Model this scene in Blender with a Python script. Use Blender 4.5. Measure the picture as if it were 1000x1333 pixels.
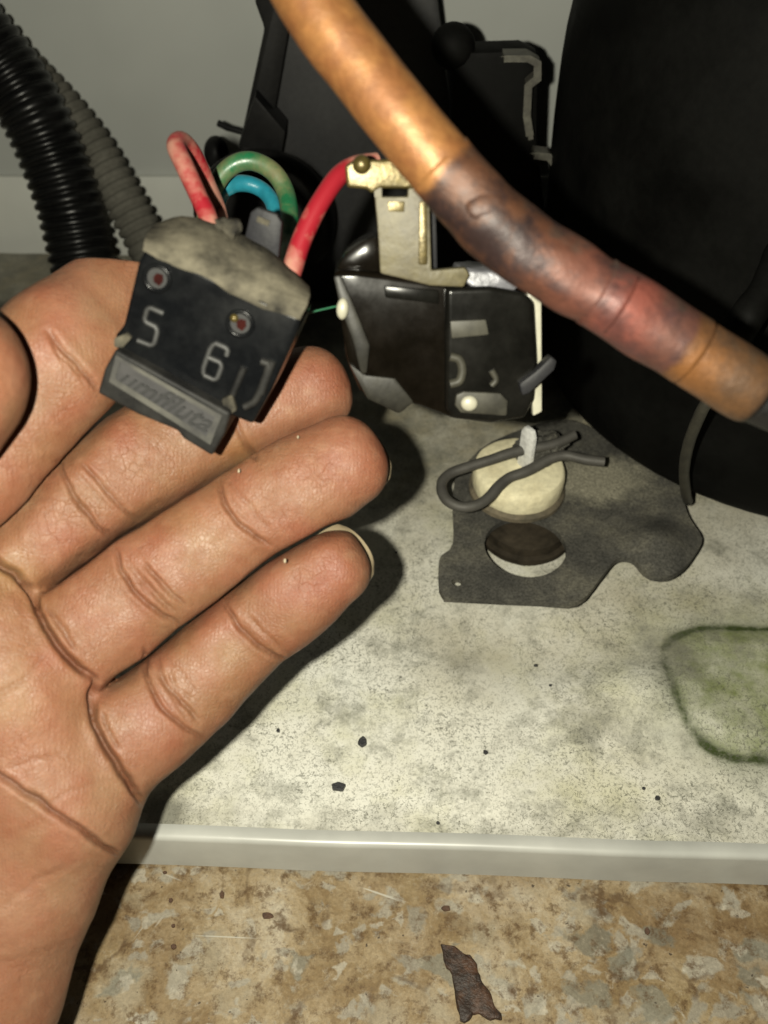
import bpy, bmesh, math, random
import numpy as np
from mathutils import Vector, Matrix, noise as mnoise

random.seed(7)
rng = np.random.default_rng(7)
scene = bpy.context.scene
for o in list(bpy.data.objects):
    bpy.data.objects.remove(o)
COL = scene.collection

# ------------------------------------------------------------------ camera
FPX = 1207.0                      # focal length in photograph pixels (1000 px wide)
CAM = np.array([0.0, 0.0, 0.19])
S2 = math.sqrt(0.5)
RIGHT = np.array([1.0, 0, 0]); UP = np.array([0, S2, S2]); FWD = np.array([0, S2, -S2])
cd = bpy.data.cameras.new("camera"); cam = bpy.data.objects.new("camera", cd); COL.objects.link(cam)
cam.location = CAM; cam.rotation_euler = (math.radians(45), 0, 0)
cd.lens = 4.3; cd.sensor_fit = 'HORIZONTAL'; cd.sensor_width = 4.3 * 1000 / FPX
cd.clip_start = 0.005; cd.clip_end = 20
cd.dof.use_dof = True; cd.dof.focus_distance = 0.186; cd.dof.aperture_fstop = 4.3 / 1.45
scene.camera = cam

# ------------------------------------------------------------------ world, flash lamp, exposure
w = bpy.data.worlds.new("World"); scene.world = w; w.use_nodes = True
bg = w.node_tree.nodes["Background"]
bg.inputs[0].default_value = (0.95, 1.0, 0.9, 1); bg.inputs[1].default_value = 0.012
ld = bpy.data.lights.new("phone_flash", 'POINT'); ld.energy = 3.05; ld.shadow_soft_size = 0.0016
ld.color = (1.0, 0.962, 0.80)
flash = bpy.data.objects.new("phone_flash", ld); COL.objects.link(flash)
flash.location = CAM + RIGHT * -0.0130 + UP * 0.0015
vs = scene.view_settings
vs.view_transform = 'Standard'; vs.look = 'None'; vs.exposure = 0.0; vs.gamma = 1.0; vs.use_curve_mapping = False
scene.render.engine = 'CYCLES'

# ------------------------------------------------------------------ pixel helpers (a pixel is a direction)
def ray(u, v):
    return RIGHT * ((u - 500) / FPX) + UP * ((666.5 - v) / FPX) + FWD
def at(u, v, d):
    return CAM + ray(u, v) * d
def on_z(u, v, z=0.0):
    r = ray(u, v); return CAM + r * ((z - CAM[2]) / r[2])
def on_y(u, v, y):
    r = ray(u, v); return CAM + r * (y / r[1])
def on_plane(u, v, p0, n):
    r = ray(u, v); return CAM + r * (np.dot(p0 - CAM, n) / np.dot(r, n))
def camspace(u, v, d):            # millimetres, camera axes
    return np.array([(u - 500) / FPX * d, (666.5 - v) / FPX * d, -d])

# ------------------------------------------------------------------ materials
def N(nt, t, **kw):
    n = nt.nodes.new(t)
    for k, v in kw.items():
        if k.startswith('i_'):
            n.inputs[k[2:].replace('_', ' ')].default_value = v
        else:
            setattr(n, k, v)
    return n
def newmat(name):
    m = bpy.data.materials.new(name); m.use_nodes = True
    nt = m.node_tree; return m, nt, nt.nodes["Principled BSDF"]
def coords(nt, scale=1.0):
    tc = N(nt, 'ShaderNodeTexCoord'); mp = N(nt, 'ShaderNodeMapping')
    mp.inputs['Scale'].default_value = (scale,) * 3 if not isinstance(scale, tuple) else scale
    nt.links.new(tc.outputs['Object'], mp.inputs[0]); return mp.outputs[0]
def noise(nt, vec, scale, detail=6, rough=.6, dist=0.0):
    n = N(nt, 'ShaderNodeTexNoise'); n.inputs['Scale'].default_value = scale; n.inputs['Detail'].default_value = detail
    n.inputs['Roughness'].default_value = rough; n.inputs['Distortion'].default_value = dist
    nt.links.new(vec, n.inputs['Vector']); return n.outputs['Fac']
def noisecol(nt, vec, scale, detail=3):
    n = N(nt, 'ShaderNodeTexNoise'); n.inputs['Scale'].default_value = scale; n.inputs['Detail'].default_value = detail
    nt.links.new(vec, n.inputs['Vector']); return n.outputs['Color']
def ramp(nt, fac, stops):
    r = N(nt, 'ShaderNodeValToRGB'); e = r.color_ramp.elements
    while len(e) < len(stops): e.new(0.5)
    for el, (p, c) in zip(e, stops):
        el.position = p
        c = (c, c, c) if not isinstance(c, tuple) else c
        el.color = (*c, 1)
    nt.links.new(fac, r.inputs[0]); return r.outputs[0]
def mix(nt, fac, a, b, mode='MIX'):
    m = N(nt, 'ShaderNodeMix', data_type='RGBA', blend_type=mode)
    def put(s, x):
        if isinstance(x, (int, float)): s.default_value = x
        elif isinstance(x, tuple): s.default_value = (*x, 1)
        else: nt.links.new(x, s)
    put(m.inputs[0], fac); put(m.inputs[6], a); put(m.inputs[7], b); return m.outputs[2]
def math_(nt, op, a, b=0.5, clamp=False):
    m = N(nt, 'ShaderNodeMath', operation=op); m.use_clamp = clamp
    for s, x in zip(m.inputs, (a, b)):
        if isinstance(x, (int, float)): s.default_value = x
        else: nt.links.new(x, s)
    return m.outputs[0]
def bump(nt, bsdf, h, dist, strength=1.0, prev=None):
    b = N(nt, 'ShaderNodeBump'); b.inputs['Distance'].default_value = dist; b.inputs['Strength'].default_value = strength
    nt.links.new(h, b.inputs['Height'])
    if prev: nt.links.new(prev, b.inputs['Normal'])
    nt.links.new(b.outputs[0], bsdf.inputs['Normal']); return b.outputs[0]
def vadd(nt, vec, col, amt):
    m = N(nt, 'ShaderNodeVectorMath', operation='MULTIPLY_ADD')
    nt.links.new(col, m.inputs[0]); m.inputs[1].default_value = (amt,) * 3; nt.links.new(vec, m.inputs[2]); return m.outputs[0]

def worn(name, c1, c2, scale=120, rough=.6, metal=0.0, lo=.35, hi=.65, bd=.0002, spec=.5, rough2=None, fine=600):
    """two-tone worn surface: c1 with patches of c2"""
    m, nt, b = newmat(name); v = coords(nt)
    f = ramp(nt, noise(nt, v, scale, 8, .65), [(lo, 0.0), (hi, 1.0)])
    g = ramp(nt, noise(nt, v, fine, 4, .6), [(.3, .82), (.7, 1.1)])
    col = mix(nt, 1.0, mix(nt, f, c1, c2), g, 'MULTIPLY')
    nt.links.new(col, b.inputs['Base Color'])
    b.inputs['Metallic'].default_value = metal; b.inputs['Specular IOR Level'].default_value = spec
    if rough2 is None: b.inputs['Roughness'].default_value = rough
    else: nt.links.new(ramp(nt, f, [(0, rough), (1, rough2)]), b.inputs['Roughness'])
    if bd: bump(nt, b, noise(nt, v, scale * 3, 6, .6), bd, .6)
    return m

M = {}
M['wall'] = worn('painted_wall', (.40, .412, .388), (.375, .387, .363), 9, .55, bd=0, fine=6)
M['skirt'] = worn('skirting_paint', (.60, .61, .565), (.54, .545, .50), 6, .5, bd=0, fine=8)
M['blackplastic'] = worn('black_plastic', (.005, .005, .0052), (.010, .0098, .0095), 60, .42, spec=.15, rough2=.55)
M['satinplastic'] = worn('satin_black_plastic', (.020, .020, .021), (.030, .030, .030), 25, .45, spec=.3, rough2=.5, bd=.00004)
M['compressor'] = worn('compressor_enamel', (.0018, .0018, .0016), (.0045, .0045, .004), 45, .5, spec=.07, rough2=.75, bd=.0001)
M['connector'] = worn('connector_plastic', (.0026, .0029, .0034), (.0055, .0058, .006), 150, .22, spec=.11, rough2=.34, bd=.00002, lo=.4, hi=.8)
M['connectordust'] = worn('dusty_connector_plastic', (.0050, .0050, .0052), (.020, .0195, .018), 170, .55, spec=.12, lo=.35, hi=.7, bd=.0002)
M['dust'] = worn('caked_dust', (.100, .090, .066), (.009, .0086, .008), 75, .9, spec=.08, lo=.38, hi=.60, bd=.0004, fine=900)
M['numeral'] = worn('worn_numeral', (.024, .0245, .024), (.009, .009, .009), 130, .6, bd=.0001)
M['engrave'] = worn('engraved_lettering', (.004, .004, .004), (.006, .006, .006), 300, .7, bd=0)
M['panel'] = worn('nameplate_plastic', (.017, .0165, .0175), (.026, .025, .025), 120, .5, bd=.0001)
M['redcontact'] = worn('red_socket', (.020, .0025, .0015), (.008, .001, .001), 400, .5, bd=0, spec=.05)
M['brass'] = worn('brass', (.088, .066, .018), (.045, .034, .011), 200, .36, .5, bd=.0002, fine=1500)
M['brassdust'] = worn('dusty_brass', (.074, .062, .027), (.040, .032, .014), 120, .55, .1, bd=.0003, fine=1200)
M['solder'] = worn('tinned_metal', (.14, .14, .155), (.075, .075, .082), 200, .4, .3, bd=.0003)
M['relay'] = worn('relay_housing', (.0022, .0017, .0011), (.0042, .0032, .0022), 120, .14, spec=.10, rough2=.24, bd=.00001)
M['relayedge'] = worn('scuffed_relay_edge', (.017, .016, .012), (.0045, .004, .003), 140, .45, lo=.36, hi=.62, bd=.00008, spec=.2)
M['mark'] = worn('pale_marking', (.040, .038, .029), (.018, .017, .013), 200, .5, bd=.00006, spec=.2)
M['ivory'] = worn('ivory_plastic', (.30, .29, .23), (.22, .21, .16), 150, .4)
M['greyplastic'] = worn('grey_plastic', (.010, .010, .012), (.016, .016, .017), 120, .5, spec=.12)
M['green'] = worn('green_insulation', (.010, .095, .038), (.095, .098, .040), 90, .32, lo=.42, hi=.60, rough2=.7)
M['blue'] = worn('blue_insulation', (.008, .12, .17), (.015, .14, .18), 130, .3)
M['rubber'] = worn('dusty_black_hose', (.0035, .0035, .0035), (.007, .007, .0068), 90, .26, spec=.22, rough2=.36)
M['rubberdust'] = worn('dust_covered_hose', (.112, .107, .090), (.072, .069, .057), 60, .9, spec=.1)
M['steelrod'] = worn('dull_steel_rod', (.085, .080, .070), (.055, .052, .046), 300, .6, .2, bd=.0002)
M['pin'] = worn('galvanised_pin', (.62, .62, .60), (.80, .80, .78), 300, .5, .0, bd=.0003)
M['grommet'] = worn('cream_rubber', (.76, .70, .48), (.60, .53, .34), 130, .7, lo=.45, hi=.75, bd=.0004)
M['grommetdark'] = worn('grimy_rubber', (.16, .13, .085), (.07, .06, .04), 220, .8, bd=.0005)
M['nail'] = worn('fingernail', (.24, .20, .13), (.20, .16, .10), 300, .45, bd=.00005)
M['chip'] = worn('dark_chip', (.014, .014, .016), (.04, .04, .042), 900, .5, bd=.0004)
M['capillary'] = worn('grimy_capillary', (.040, .037, .026), (.022, .020, .015), 250, .6, bd=.0002)
M['strand'] = worn('green_strand', (.02, .10, .05), (.02, .07, .04), 400, .4, bd=0)
M['lint'] = worn('pale_lint', (.30, .25, .17), (.25, .21, .15), 900, .9, bd=0)

def dustyplate():
    m, nt, b = newmat('dusty_mount_steel'); v = coords(nt)
    c = ramp(nt, noise(nt, v, 70, 8, .65), [(.34, (.042, .041, .037)), (.5, (.074, .071, .061)), (.68, (.13, .122, .096))])
    sp = ramp(nt, noise(nt, v, 1500, 3, .7), [(.35, .55), (.7, 1.35)])
    at_ = N(nt, 'ShaderNodeAttribute', attribute_name='dust')
    dn = math_(nt, 'ADD', at_.outputs['Fac'], math_(nt, 'MULTIPLY', math_(nt, 'SUBTRACT', noise(nt, v, 160, 8, .7), .5), .9))
    dm = ramp(nt, dn, [(.35, 0.0), (.72, 1.0)])
    c = mix(nt, dm, c, (.24, .225, .17))
    nt.links.new(mix(nt, 1.0, c, sp, 'MULTIPLY'), b.inputs['Base Color'])
    b.inputs['Roughness'].default_value = .8; b.inputs['Specular IOR Level'].default_value = .2
    bump(nt, b, noise(nt, v, 900, 5, .7), .0003, .8); return m
M['mount'] = dustyplate()

def traymat():
    m, nt, b = newmat('stained_tray_paint'); v = coords(nt)
    vd = vadd(nt, v, noisecol(nt, v, 420, 4), .0042)
    st = N(nt, 'ShaderNodeAttribute', attribute_name='stain'); sep = N(nt, 'ShaderNodeSeparateColor')
    nt.links.new(st.outputs['Color'], sep.inputs[0])
    base = ramp(nt, noise(nt, v, 22, 6, .6), [(.32, (.68, .68, .62)), (.5, (.65, .64, .57)), (.66, (.58, .56, .47))])
    # yellow-green film in patches
    base = mix(nt, ramp(nt, noise(nt, v, 31, 7, .65), [(.49, 0.0), (.72, .7)]), base, (.43, .42, .24))
    # brown film towards the back and round the mounting foot
    fm = math_(nt, 'MULTIPLY', st.outputs['Alpha'], ramp(nt, noise(nt, v, 40, 8, .68), [(.30, .25), (.62, 1.0)]))
    base = mix(nt, fm, base, (.27, .235, .15))
    # green algae inside and along the pressed pad
    gm = math_(nt, 'MULTIPLY', sep.outputs[0], ramp(nt, noise(nt, v, 60, 8, .72), [(.33, .22), (.64, 1.0)]))
    base = mix(nt, gm, base, (.155, .185, .058))
    en = math_(nt, 'MULTIPLY', sep.outputs[1], ramp(nt, noise(nt, v, 85, 9, .75), [(.36, .04), (.60, 1.0)]), True)
    base = mix(nt, en, base, (.040, .055, .016))
    # general grime (attribute) broken up by noise
    dn = math_(nt, 'ADD', sep.outputs[2], math_(nt, 'MULTIPLY', math_(nt, 'SUBTRACT', noise(nt, v, 110, 9, .72), .5), 1.5))
    base = mix(nt, ramp(nt, dn, [(.34, 0.0), (.95, .85)]), base, (.13, .125, .10))
    # cloudy grey smudges with feathery edges
    sm = math_(nt, 'MULTIPLY', ramp(nt, noise(nt, v, 55, 10, .78), [(.50, 0.0), (.68, .9)]), ramp(nt, noise(nt, v, 900, 5, .8), [(.33, .2), (.58, 1.0)]))
    base = mix(nt, sm, base, (.20, .20, .165))
    # hair-fine dark squiggles: broken cell edges, two sizes
    def hair(scale, wth, mlo, mhi, amount):
        vo = N(nt, 'ShaderNodeTexVoronoi', feature='DISTANCE_TO_EDGE'); vo.inputs['Scale'].default_value = scale
        nt.links.new(vd, vo.inputs['Vector'])
        line = ramp(nt, vo.outputs['Distance'], [(wth * .4, 1.0), (wth, 0.0)])
        msk = ramp(nt, noise(nt, v, scale * 1.1, 2, .5), [(mlo, 0.0), (mhi, amount)])
        dens = ramp(nt, noise(nt, v, 48, 7, .7), [(.36, .25), (.6, 1.0)])
        return math_(nt, 'MULTIPLY', math_(nt, 'MULTIPLY', line, msk), dens)
    h = math_(nt, 'MAXIMUM', hair(760, .075, .50, .58, .85), hair(1300, .10, .48, .58, .7))
    base = mix(nt, h, base, (.09, .09, .07))
    # specks
    sp = ramp(nt, noise(nt, v, 2300, 2, .5), [(.66, 0.0), (.72, .8)])
    base = mix(nt, sp, base, (.09, .085, .06))
    nt.links.new(base, b.inputs['Base Color'])
    b.inputs['Roughness'].default_value = .48; b.inputs['Specular IOR Level'].default_value = .35
    p = bump(nt, b, h, .00008, .5)
    bump(nt, b, noise(nt, v, 45, 4, .5), .0008, .6, p); return m
M['tray'] = traymat()
M['lip'] = worn('lip_paint', (.42, .425, .395), (.38, .38, .355), 18, .34, bd=.00003, fine=40)

def floormat():
    m, nt, b = newmat('breccia_stone'); v = coords(nt)
    vd = vadd(nt, v, noisecol(nt, v, 95, 6), .011)
    vd = vadd(nt, vd, noisecol(nt, v, 420, 4), .0022)
    base = ramp(nt, noise(nt, vd, 46, 12, .74, .3), [(.30, (.115, .066, .026)), (.43, (.200, .132, .056)), (.53, (.300, .222, .115)), (.66, (.40, .33, .21))])
    base = mix(nt, ramp(nt, noise(nt, v, 15, 6, .6), [(.48, 0.0), (.68, .7)]), base, mix(nt, ramp(nt, noise(nt, v, 210, 8, .75), [(.38, 0.0), (.62, 1.0)]), (.095, .050, .020), (.20, .125, .058)))
    base = mix(nt, ramp(nt, noise(nt, v, 19, 6, .6, .4), [(.52, 0.0), (.70, .6)]), base, (.255, .185, .080))
    def frag(scale, th, colr, soft, amt, off):
        mp = N(nt, 'ShaderNodeMapping'); mp.inputs['Location'].default_value = (off, off * 2, 0); mp.inputs['Rotation'].default_value = (0, 0, off * 9)
        mp.inputs['Scale'].default_value = (1, 1.3, 1); nt.links.new(vd, mp.inputs[0])
        vo = N(nt, 'ShaderNodeTexVoronoi', feature='F1'); vo.inputs['Scale'].default_value = scale; nt.links.new(mp.outputs[0], vo.inputs['Vector'])
        ed = N(nt, 'ShaderNodeTexVoronoi', feature='DISTANCE_TO_EDGE'); ed.inputs['Scale'].default_value = scale; nt.links.new(mp.outputs[0], ed.inputs['Vector'])
        sc = N(nt, 'ShaderNodeSeparateColor'); nt.links.new(vo.outputs['Color'], sc.inputs[0])
        pick = ramp(nt, sc.outputs[0], [(th, 0.0), (th + .02, 1.0)])
        inner = ramp(nt, math_(nt, 'ADD', ed.outputs['Distance'], math_(nt, 'MULTIPLY', math_(nt, 'SUBTRACT', noise(nt, v, 500, 6, .7), .5), .25)), [(.08, 0.0), (.08 + soft, amt)])
        tone = mix(nt, sc.outputs[1], colr, tuple(x * .66 for x in colr))
        tone = mix(nt, 1.0, tone, ramp(nt, noise(nt, v, 330, 8, .7), [(.3, .75), (.7, 1.15)]), 'MULTIPLY')
        return math_(nt, 'MULTIPLY', pick, inner), tone
    for a in ((80, .62, (.345, .285, .175), .22, .65, .11), (150, .74, (.34, .305, .215), .12, .75, .37), (120, .90, (.205, .190, .130), .10, .75, .53), (260, .76, (.41, .36, .25), .12, .75, .71)):
        f, tone = frag(*a); base = mix(nt, f, base, tone)
    vein = N(nt, 'ShaderNodeTexVoronoi', feature='DISTANCE_TO_EDGE'); vein.inputs['Scale'].default_value = 60; nt.links.new(vd, vein.inputs['Vector'])
    vl = math_(nt, 'MULTIPLY', ramp(nt, vein.outputs['Distance'], [(.01, 1.0), (.05, 0.0)]), ramp(nt, noise(nt, v, 70, 6, .6), [(.47, 0.0), (.62, .8)]))
    base = mix(nt, vl, base, (.075, .040, .016))
    base = mix(nt, ramp(nt, noise(nt, v, 240, 12, .8), [(.51, 0.0), (.60, .8)]), base, (.085, .045, .016))
    base = mix(nt, ramp(nt, noise(nt, v, 310, 10, .78), [(.55, 0.0), (.70, .7)]), base, (.37, .31, .20))
    base = mix(nt, ramp(nt, noise(nt, v, 620, 3, .5), [(.69, 0.0), (.73, .85)]), base, (.03, .018, .010))
    base = mix(nt, 1.0, base, ramp(nt, noise(nt, v, 1300, 4, .7), [(.3, .78), (.7, 1.16)]), 'MULTIPLY')
    scr = None
    for rot, sx, sy, th in ((.35, 34, 560, .72), (-1.0, 38, 620, .725), (.05, 20, 640, .735), (-.55, 40, 700, .735)):
        mp = N(nt, 'ShaderNodeMapping'); mp.vector_type = 'TEXTURE' if False else 'POINT'
        mp.inputs['Rotation'].default_value = (0, 0, rot); nt.links.new(v, mp.inputs[0])
        m2 = N(nt, 'ShaderNodeMapping'); m2.inputs['Scale'].default_value = (sx, sy, 1); nt.links.new(mp.outputs[0], m2.inputs[0])
        k = ramp(nt, noise(nt, m2.outputs[0], 1.0, 2, .5), [(th, 0.0), (th + .04, .7)])
        scr = k if scr is None else math_(nt, 'MAXIMUM', scr, k)
    base = mix(nt, scr, base, (.46, .42, .31))
    base = mix(nt, 1.0, base, (.93, .975, 1.14), 'MULTIPLY')
    nt.links.new(base, b.inputs['Base Color'])
    b.inputs['Roughness'].default_value = .45; b.inputs['Specular IOR Level'].default_value = .3
    bump(nt, b, noise(nt, v, 260, 7, .7), .00025, .5); return m
M['floor'] = floormat()

def coppermat(name, stops, scale, rough, metal, spec=.5):
    m, nt, b = newmat(name); v = coords(nt)
    n1 = noise(nt, v, scale, 7, .65)
    c = ramp(nt, n1, stops)
    c = mix(nt, 1.0, c, ramp(nt, noise(nt, v, 700, 5, .7), [(.3, .72), (.7, 1.15)]), 'MULTIPLY')
    nt.links.new(c, b.inputs['Base Color'])
    b.inputs['Metallic'].default_value = metal; b.inputs['Specular IOR Level'].default_value = spec
    nt.links.new(ramp(nt, noise(nt, v, scale * 2, 5, .6), [(.3, rough - .1), (.7, rough + .12)]), b.inputs['Roughness'])
    bump(nt, b, noise(nt, v, 300, 6, .65), .0003, .5); return m
def heatcopper():
    m, nt, b = newmat('heat_coloured_copper'); v = coords(nt)
    al = N(nt, 'ShaderNodeAttribute', attribute_name='along')
    t = math_(nt, 'ADD', al.outputs['Fac'], math_(nt, 'MULTIPLY', math_(nt, 'SUBTRACT', noise(nt, v, 170, 7, .65), .5), .030))
    n1 = noise(nt, v, 130, 7, .68)
    def two(a, b_): return mix(nt, ramp(nt, n1, [(.42, 0.0), (.56, 1.0)]), a, b_)
    bright = two((.190, .086, .028), (.140, .056, .018)); joint = two((.018, .0105, .010), (.058, .024, .012))
    red = two((.070, .025, .021), (.128, .036, .026)); band = two((.130, .055, .018), (.075, .034, .014)); dark = two((.0035, .0035, .0037), (.008, .0076, .0072))
    def edge(p, wd): return ramp(nt, t, [(p - wd, 0.0), (p + wd, 1.0)])
    c = mix(nt, edge(.278, .004), bright, joint)
    c = mix(nt, edge(.46, .05), c, two((.036, .018, .017), (.085, .030, .020)))
    c = mix(nt, edge(.545, .012), c, red)
    c = mix(nt, edge(.610, .03), c, two((.040, .020, .019), (.070, .028, .020)))
    c = mix(nt, edge(.665, .005), c, band)
    c = mix(nt, edge(.72, .03), c, two((.085, .042, .018), (.060, .032, .016)))
    c = mix(nt, ramp(nt, al.outputs['Fac'], [(.7925, 0.0), (.7935, 1.0)]), c, dark)
    # grey dust lying on the upper side
    geo = N(nt, 'ShaderNodeNewGeometry'); sp = N(nt, 'ShaderNodeSeparateXYZ'); nt.links.new(geo.outputs['Normal'], sp.inputs[0])
    up_ = math_(nt, 'ADD', sp.outputs[2], math_(nt, 'MULTIPLY', math_(nt, 'SUBTRACT', noise(nt, v, 240, 7, .7), .5), .7))
    side = math_(nt, 'MULTIPLY', ramp(nt, up_, [(.86, 0.0), (1.12, .6)]), edge(.27, .02))
    c = mix(nt, side, c, (.036, .031, .024))
    c = mix(nt, 1.0, c, ramp(nt, noise(nt, v, 700, 5, .7), [(.3, .75), (.7, 1.15)]), 'MULTIPLY')
    nt.links.new(c, b.inputs['Base Color']); b.inputs['Metallic'].default_value = .3; b.inputs['Specular IOR Level'].default_value = .35
    nt.links.new(ramp(nt, n1, [(.3, .42), (.7, .62)]), b.inputs['Roughness'])
    bump(nt, b, noise(nt, v, 300, 6, .65), .0004, .55); return m
M['cu'] = heatcopper()

def wiremat(name, c, dusty):
    m, nt, b = newmat(name); v = coords(nt)
    f = ramp(nt, noise(nt, v, 130, 6, .6), [(.44, 0.0), (.60, 1.0)])
    nt.links.new(mix(nt, f, c, dusty), b.inputs['Base Color'])
    nt.links.new(ramp(nt, f, [(0, .35), (1, .85)]), b.inputs['Roughness'])
    bump(nt, b, f, .0001, .6); return m
M['red'] = wiremat('red_insulation_dusty', (.185, .008, .014), (.235, .105, .075))

def skinmat():
    m, nt, b = newmat('skin'); v = coords(nt)
    at_ = N(nt, 'ShaderNodeAttribute', attribute_name='skin')
    mot = ramp(nt, noise(nt, v, 150, 5, .6), [(.3, (.93, .77, .73)), (.7, (1.07, 1.15, 1.18))])
    fine = ramp(nt, noise(nt, v, 1100, 5, .7), [(.3, .90), (.7, 1.07)])
    c = mix(nt, 1.0, mix(nt, 1.0, at_.outputs['Color'], mot, 'MULTIPLY'), fine, 'MULTIPLY')
    fr = ramp(nt, noise(nt, v, 420, 2, .4), [(.755, 0.0), (.775, .4)])
    c = mix(nt, fr, c, (.09, .035, .018))
    nt.links.new(c, b.inputs['Base Color'])
    b.inputs['Subsurface Weight'].default_value = .2
    b.inputs['Subsurface Radius'].default_value = (1.0, .36, .2); b.inputs['Subsurface Scale'].default_value = .0016
    nt.links.new(ramp(nt, noise(nt, v, 400, 4, .6), [(.3, .44), (.7, .62)]), b.inputs['Roughness'])
    b.inputs['Specular IOR Level'].default_value = .26
    # fine furrows: stretched waves plus pore cells
    wv = N(nt, 'ShaderNodeTexWave'); wv.inputs['Scale'].default_value = 520; wv.inputs['Distortion'].default_value = 9
    wv.inputs['Detail'].default_value = 3; wv.inputs['Detail Scale'].default_value = .35
    nt.links.new(v, wv.inputs['Vector'])
    vo = N(nt, 'ShaderNodeTexVoronoi', feature='DISTANCE_TO_EDGE'); vo.inputs['Scale'].default_value = 1500
    nt.links.new(v, vo.inputs['Vector'])
    p = bump(nt, b, wv.outputs['Fac'], .00004, .3)
    p = bump(nt, b, ramp(nt, vo.outputs['Distance'], [(0, 0.0), (.18, 1.0)]), .00006, .45, p)
    # fine criss-cross skin lines
    vl = vadd(nt, v, noisecol(nt, v, 260, 3), .004)
    cr = N(nt, 'ShaderNodeTexVoronoi', feature='DISTANCE_TO_EDGE'); cr.inputs['Scale'].default_value = 520; nt.links.new(vl, cr.inputs['Vector'])
    crl = math_(nt, 'MULTIPLY', ramp(nt, cr.outputs['Distance'], [(0, 1.0), (.07, 0.0)]), ramp(nt, noise(nt, v, 130, 3, .5), [(.45, 0.0), (.62, 1.0)]))
    p = bump(nt, b, math_(nt, 'SUBTRACT', 1.0, crl), .00010, .5, p)
    bump(nt, b, noise(nt, v, 320, 5, .6), .0003, .45, p); return m
M['skin'] = skinmat()

# ------------------------------------------------------------------ object helpers
def tag(o, label, cat, group=None, kind=None):
    if label: o['label'] = label
    if cat: o['category'] = cat
    if group: o['group'] = group
    if kind: o['kind'] = kind
    return o
def empty(name, loc, label, cat, group=None):
    o = bpy.data.objects.new(name, None); COL.objects.link(o); o.location = Vector(loc); o.empty_display_size = .01
    return tag(o, label, cat, group)
def link(name, me, mat, parent=None, smooth=True):
    if mat is not None: me.materials.append(M[mat])
    if smooth:
        me.polygons.foreach_set('use_smooth', np.ones(len(me.polygons), bool))
    o = bpy.data.objects.new(name, me); COL.objects.link(o)
    if parent is not None:
        o.parent = parent
        off = parent_origin(parent)
        me.transform(Matrix.Translation(-off))
    else:
        c = np.empty(len(me.vertices) * 3, 'f'); me.vertices.foreach_get('co', c); c = c.reshape(-1, 3)
        cen = (c.min(0) + c.max(0)) / 2; cen[2] = c[:, 2].min()
        me.transform(Matrix.Translation(-Vector(cen.tolist()))); o.location = cen.tolist()
    return o
def parent_origin(p):
    v = Vector(p.location)
    while p.parent: p = p.parent; v = v + p.location
    return v
def from_bm(name, bm, mat, parent=None, smooth=True, autosm=True):
    bmesh.ops.recalc_face_normals(bm, faces=bm.faces)
    me = bpy.data.meshes.new(name); bm.to_mesh(me); bm.free()
    o = link(name, me, mat, parent, smooth)
    if smooth and autosm:
        try: me.set_sharp_from_angle(angle=math.radians(38))
        except Exception: pass
    return o
def catmull(pts, n=8):
    P = np.array(pts, float); P = np.vstack([2 * P[0] - P[1], P, 2 * P[-1] - P[-2]])
    out = []
    for i in range(1, len(P) - 2):
        for k in range(n):
            t = k / n; a, b, c, d = P[i - 1], P[i], P[i + 1], P[i + 2]
            out.append(.5 * (2 * b + (c - a) * t + (2 * a - 5 * b + 4 * c - d) * t * t + (3 * b - a - 3 * c + d) * t ** 3))
    out.append(P[-2]); return np.array(out)
def tube_bm(path, rad, seg=20, cap=True, bm=None, wob=0.0, seed=0):
    path = np.asarray(path, float); n = len(path)
    rad = np.full(n, rad) if np.isscalar(rad) else np.asarray(rad)
    T = np.gradient(path, axis=0); T /= np.linalg.norm(T, axis=1)[:, None]
    ref = np.array([0, 0, 1.0]) if abs(T[0][2]) < .9 else np.array([1.0, 0, 0])
    nv = np.cross(T[0], ref); nv /= np.linalg.norm(nv)
    bm = bm or bmesh.new(); rings = []
    for i in range(n):
        nv = nv - T[i] * np.dot(nv, T[i]); nv /= np.linalg.norm(nv); bv = np.cross(T[i], nv)
        ring = []
        for k in range(seg):
            a = 2 * math.pi * k / seg
            p = path[i] + (nv * math.cos(a) + bv * math.sin(a)) * rad[i]
            if wob:
                q = mnoise.noise(Vector((p * 180).tolist()) + Vector((seed, 0, 0)))
                p = p + (nv * math.cos(a) + bv * math.sin(a)) * wob * q
            ring.append(bm.verts.new(p.tolist()))
        rings.append(ring)
    for i in range(n - 1):
        for k in range(seg):
            bm.faces.new((rings[i][k], rings[i][(k + 1) % seg], rings[i + 1][(k + 1) % seg], rings[i + 1][k]))
    if cap:
        bm.faces.new(rings[0][::-1]); bm.faces.new(rings[-1])
    return bm
def prism_bm(front, back, bev=0.0, seg=2, bm=None):
    """solid between two matching loops of 3-D points"""
    own = bm is None; bm = bm or bmesh.new()
    a = [bm.verts.new(list(p)) for p in front]; b = [bm.verts.new(list(p)) for p in back]
    n = len(a); fs = [bm.faces.new(a), bm.faces.new(b[::-1])]
    for i in range(n):
        fs.append(bm.faces.new((a[i], b[i], b[(i + 1) % n], a[(i + 1) % n])))
    if bev and own:
        bmesh.ops.recalc_face_normals(bm, faces=bm.faces)
        bmesh.ops.bevel(bm, geom=list(bm.edges), offset=bev, segments=seg, affect='EDGES', profile=.6, clamp_overlap=True)
    return bm
def slab(front, direction, depth, bev=0.0, seg=2):
    front = [np.array(p, float) for p in front]
    return prism_bm(front, [p + np.asarray(direction) * depth for p in front], bev, seg)
def rot2(pts, a):
    c, s = math.cos(a), math.sin(a); return [(x * c - y * s, x * s + y * c) for x, y in pts]
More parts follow.
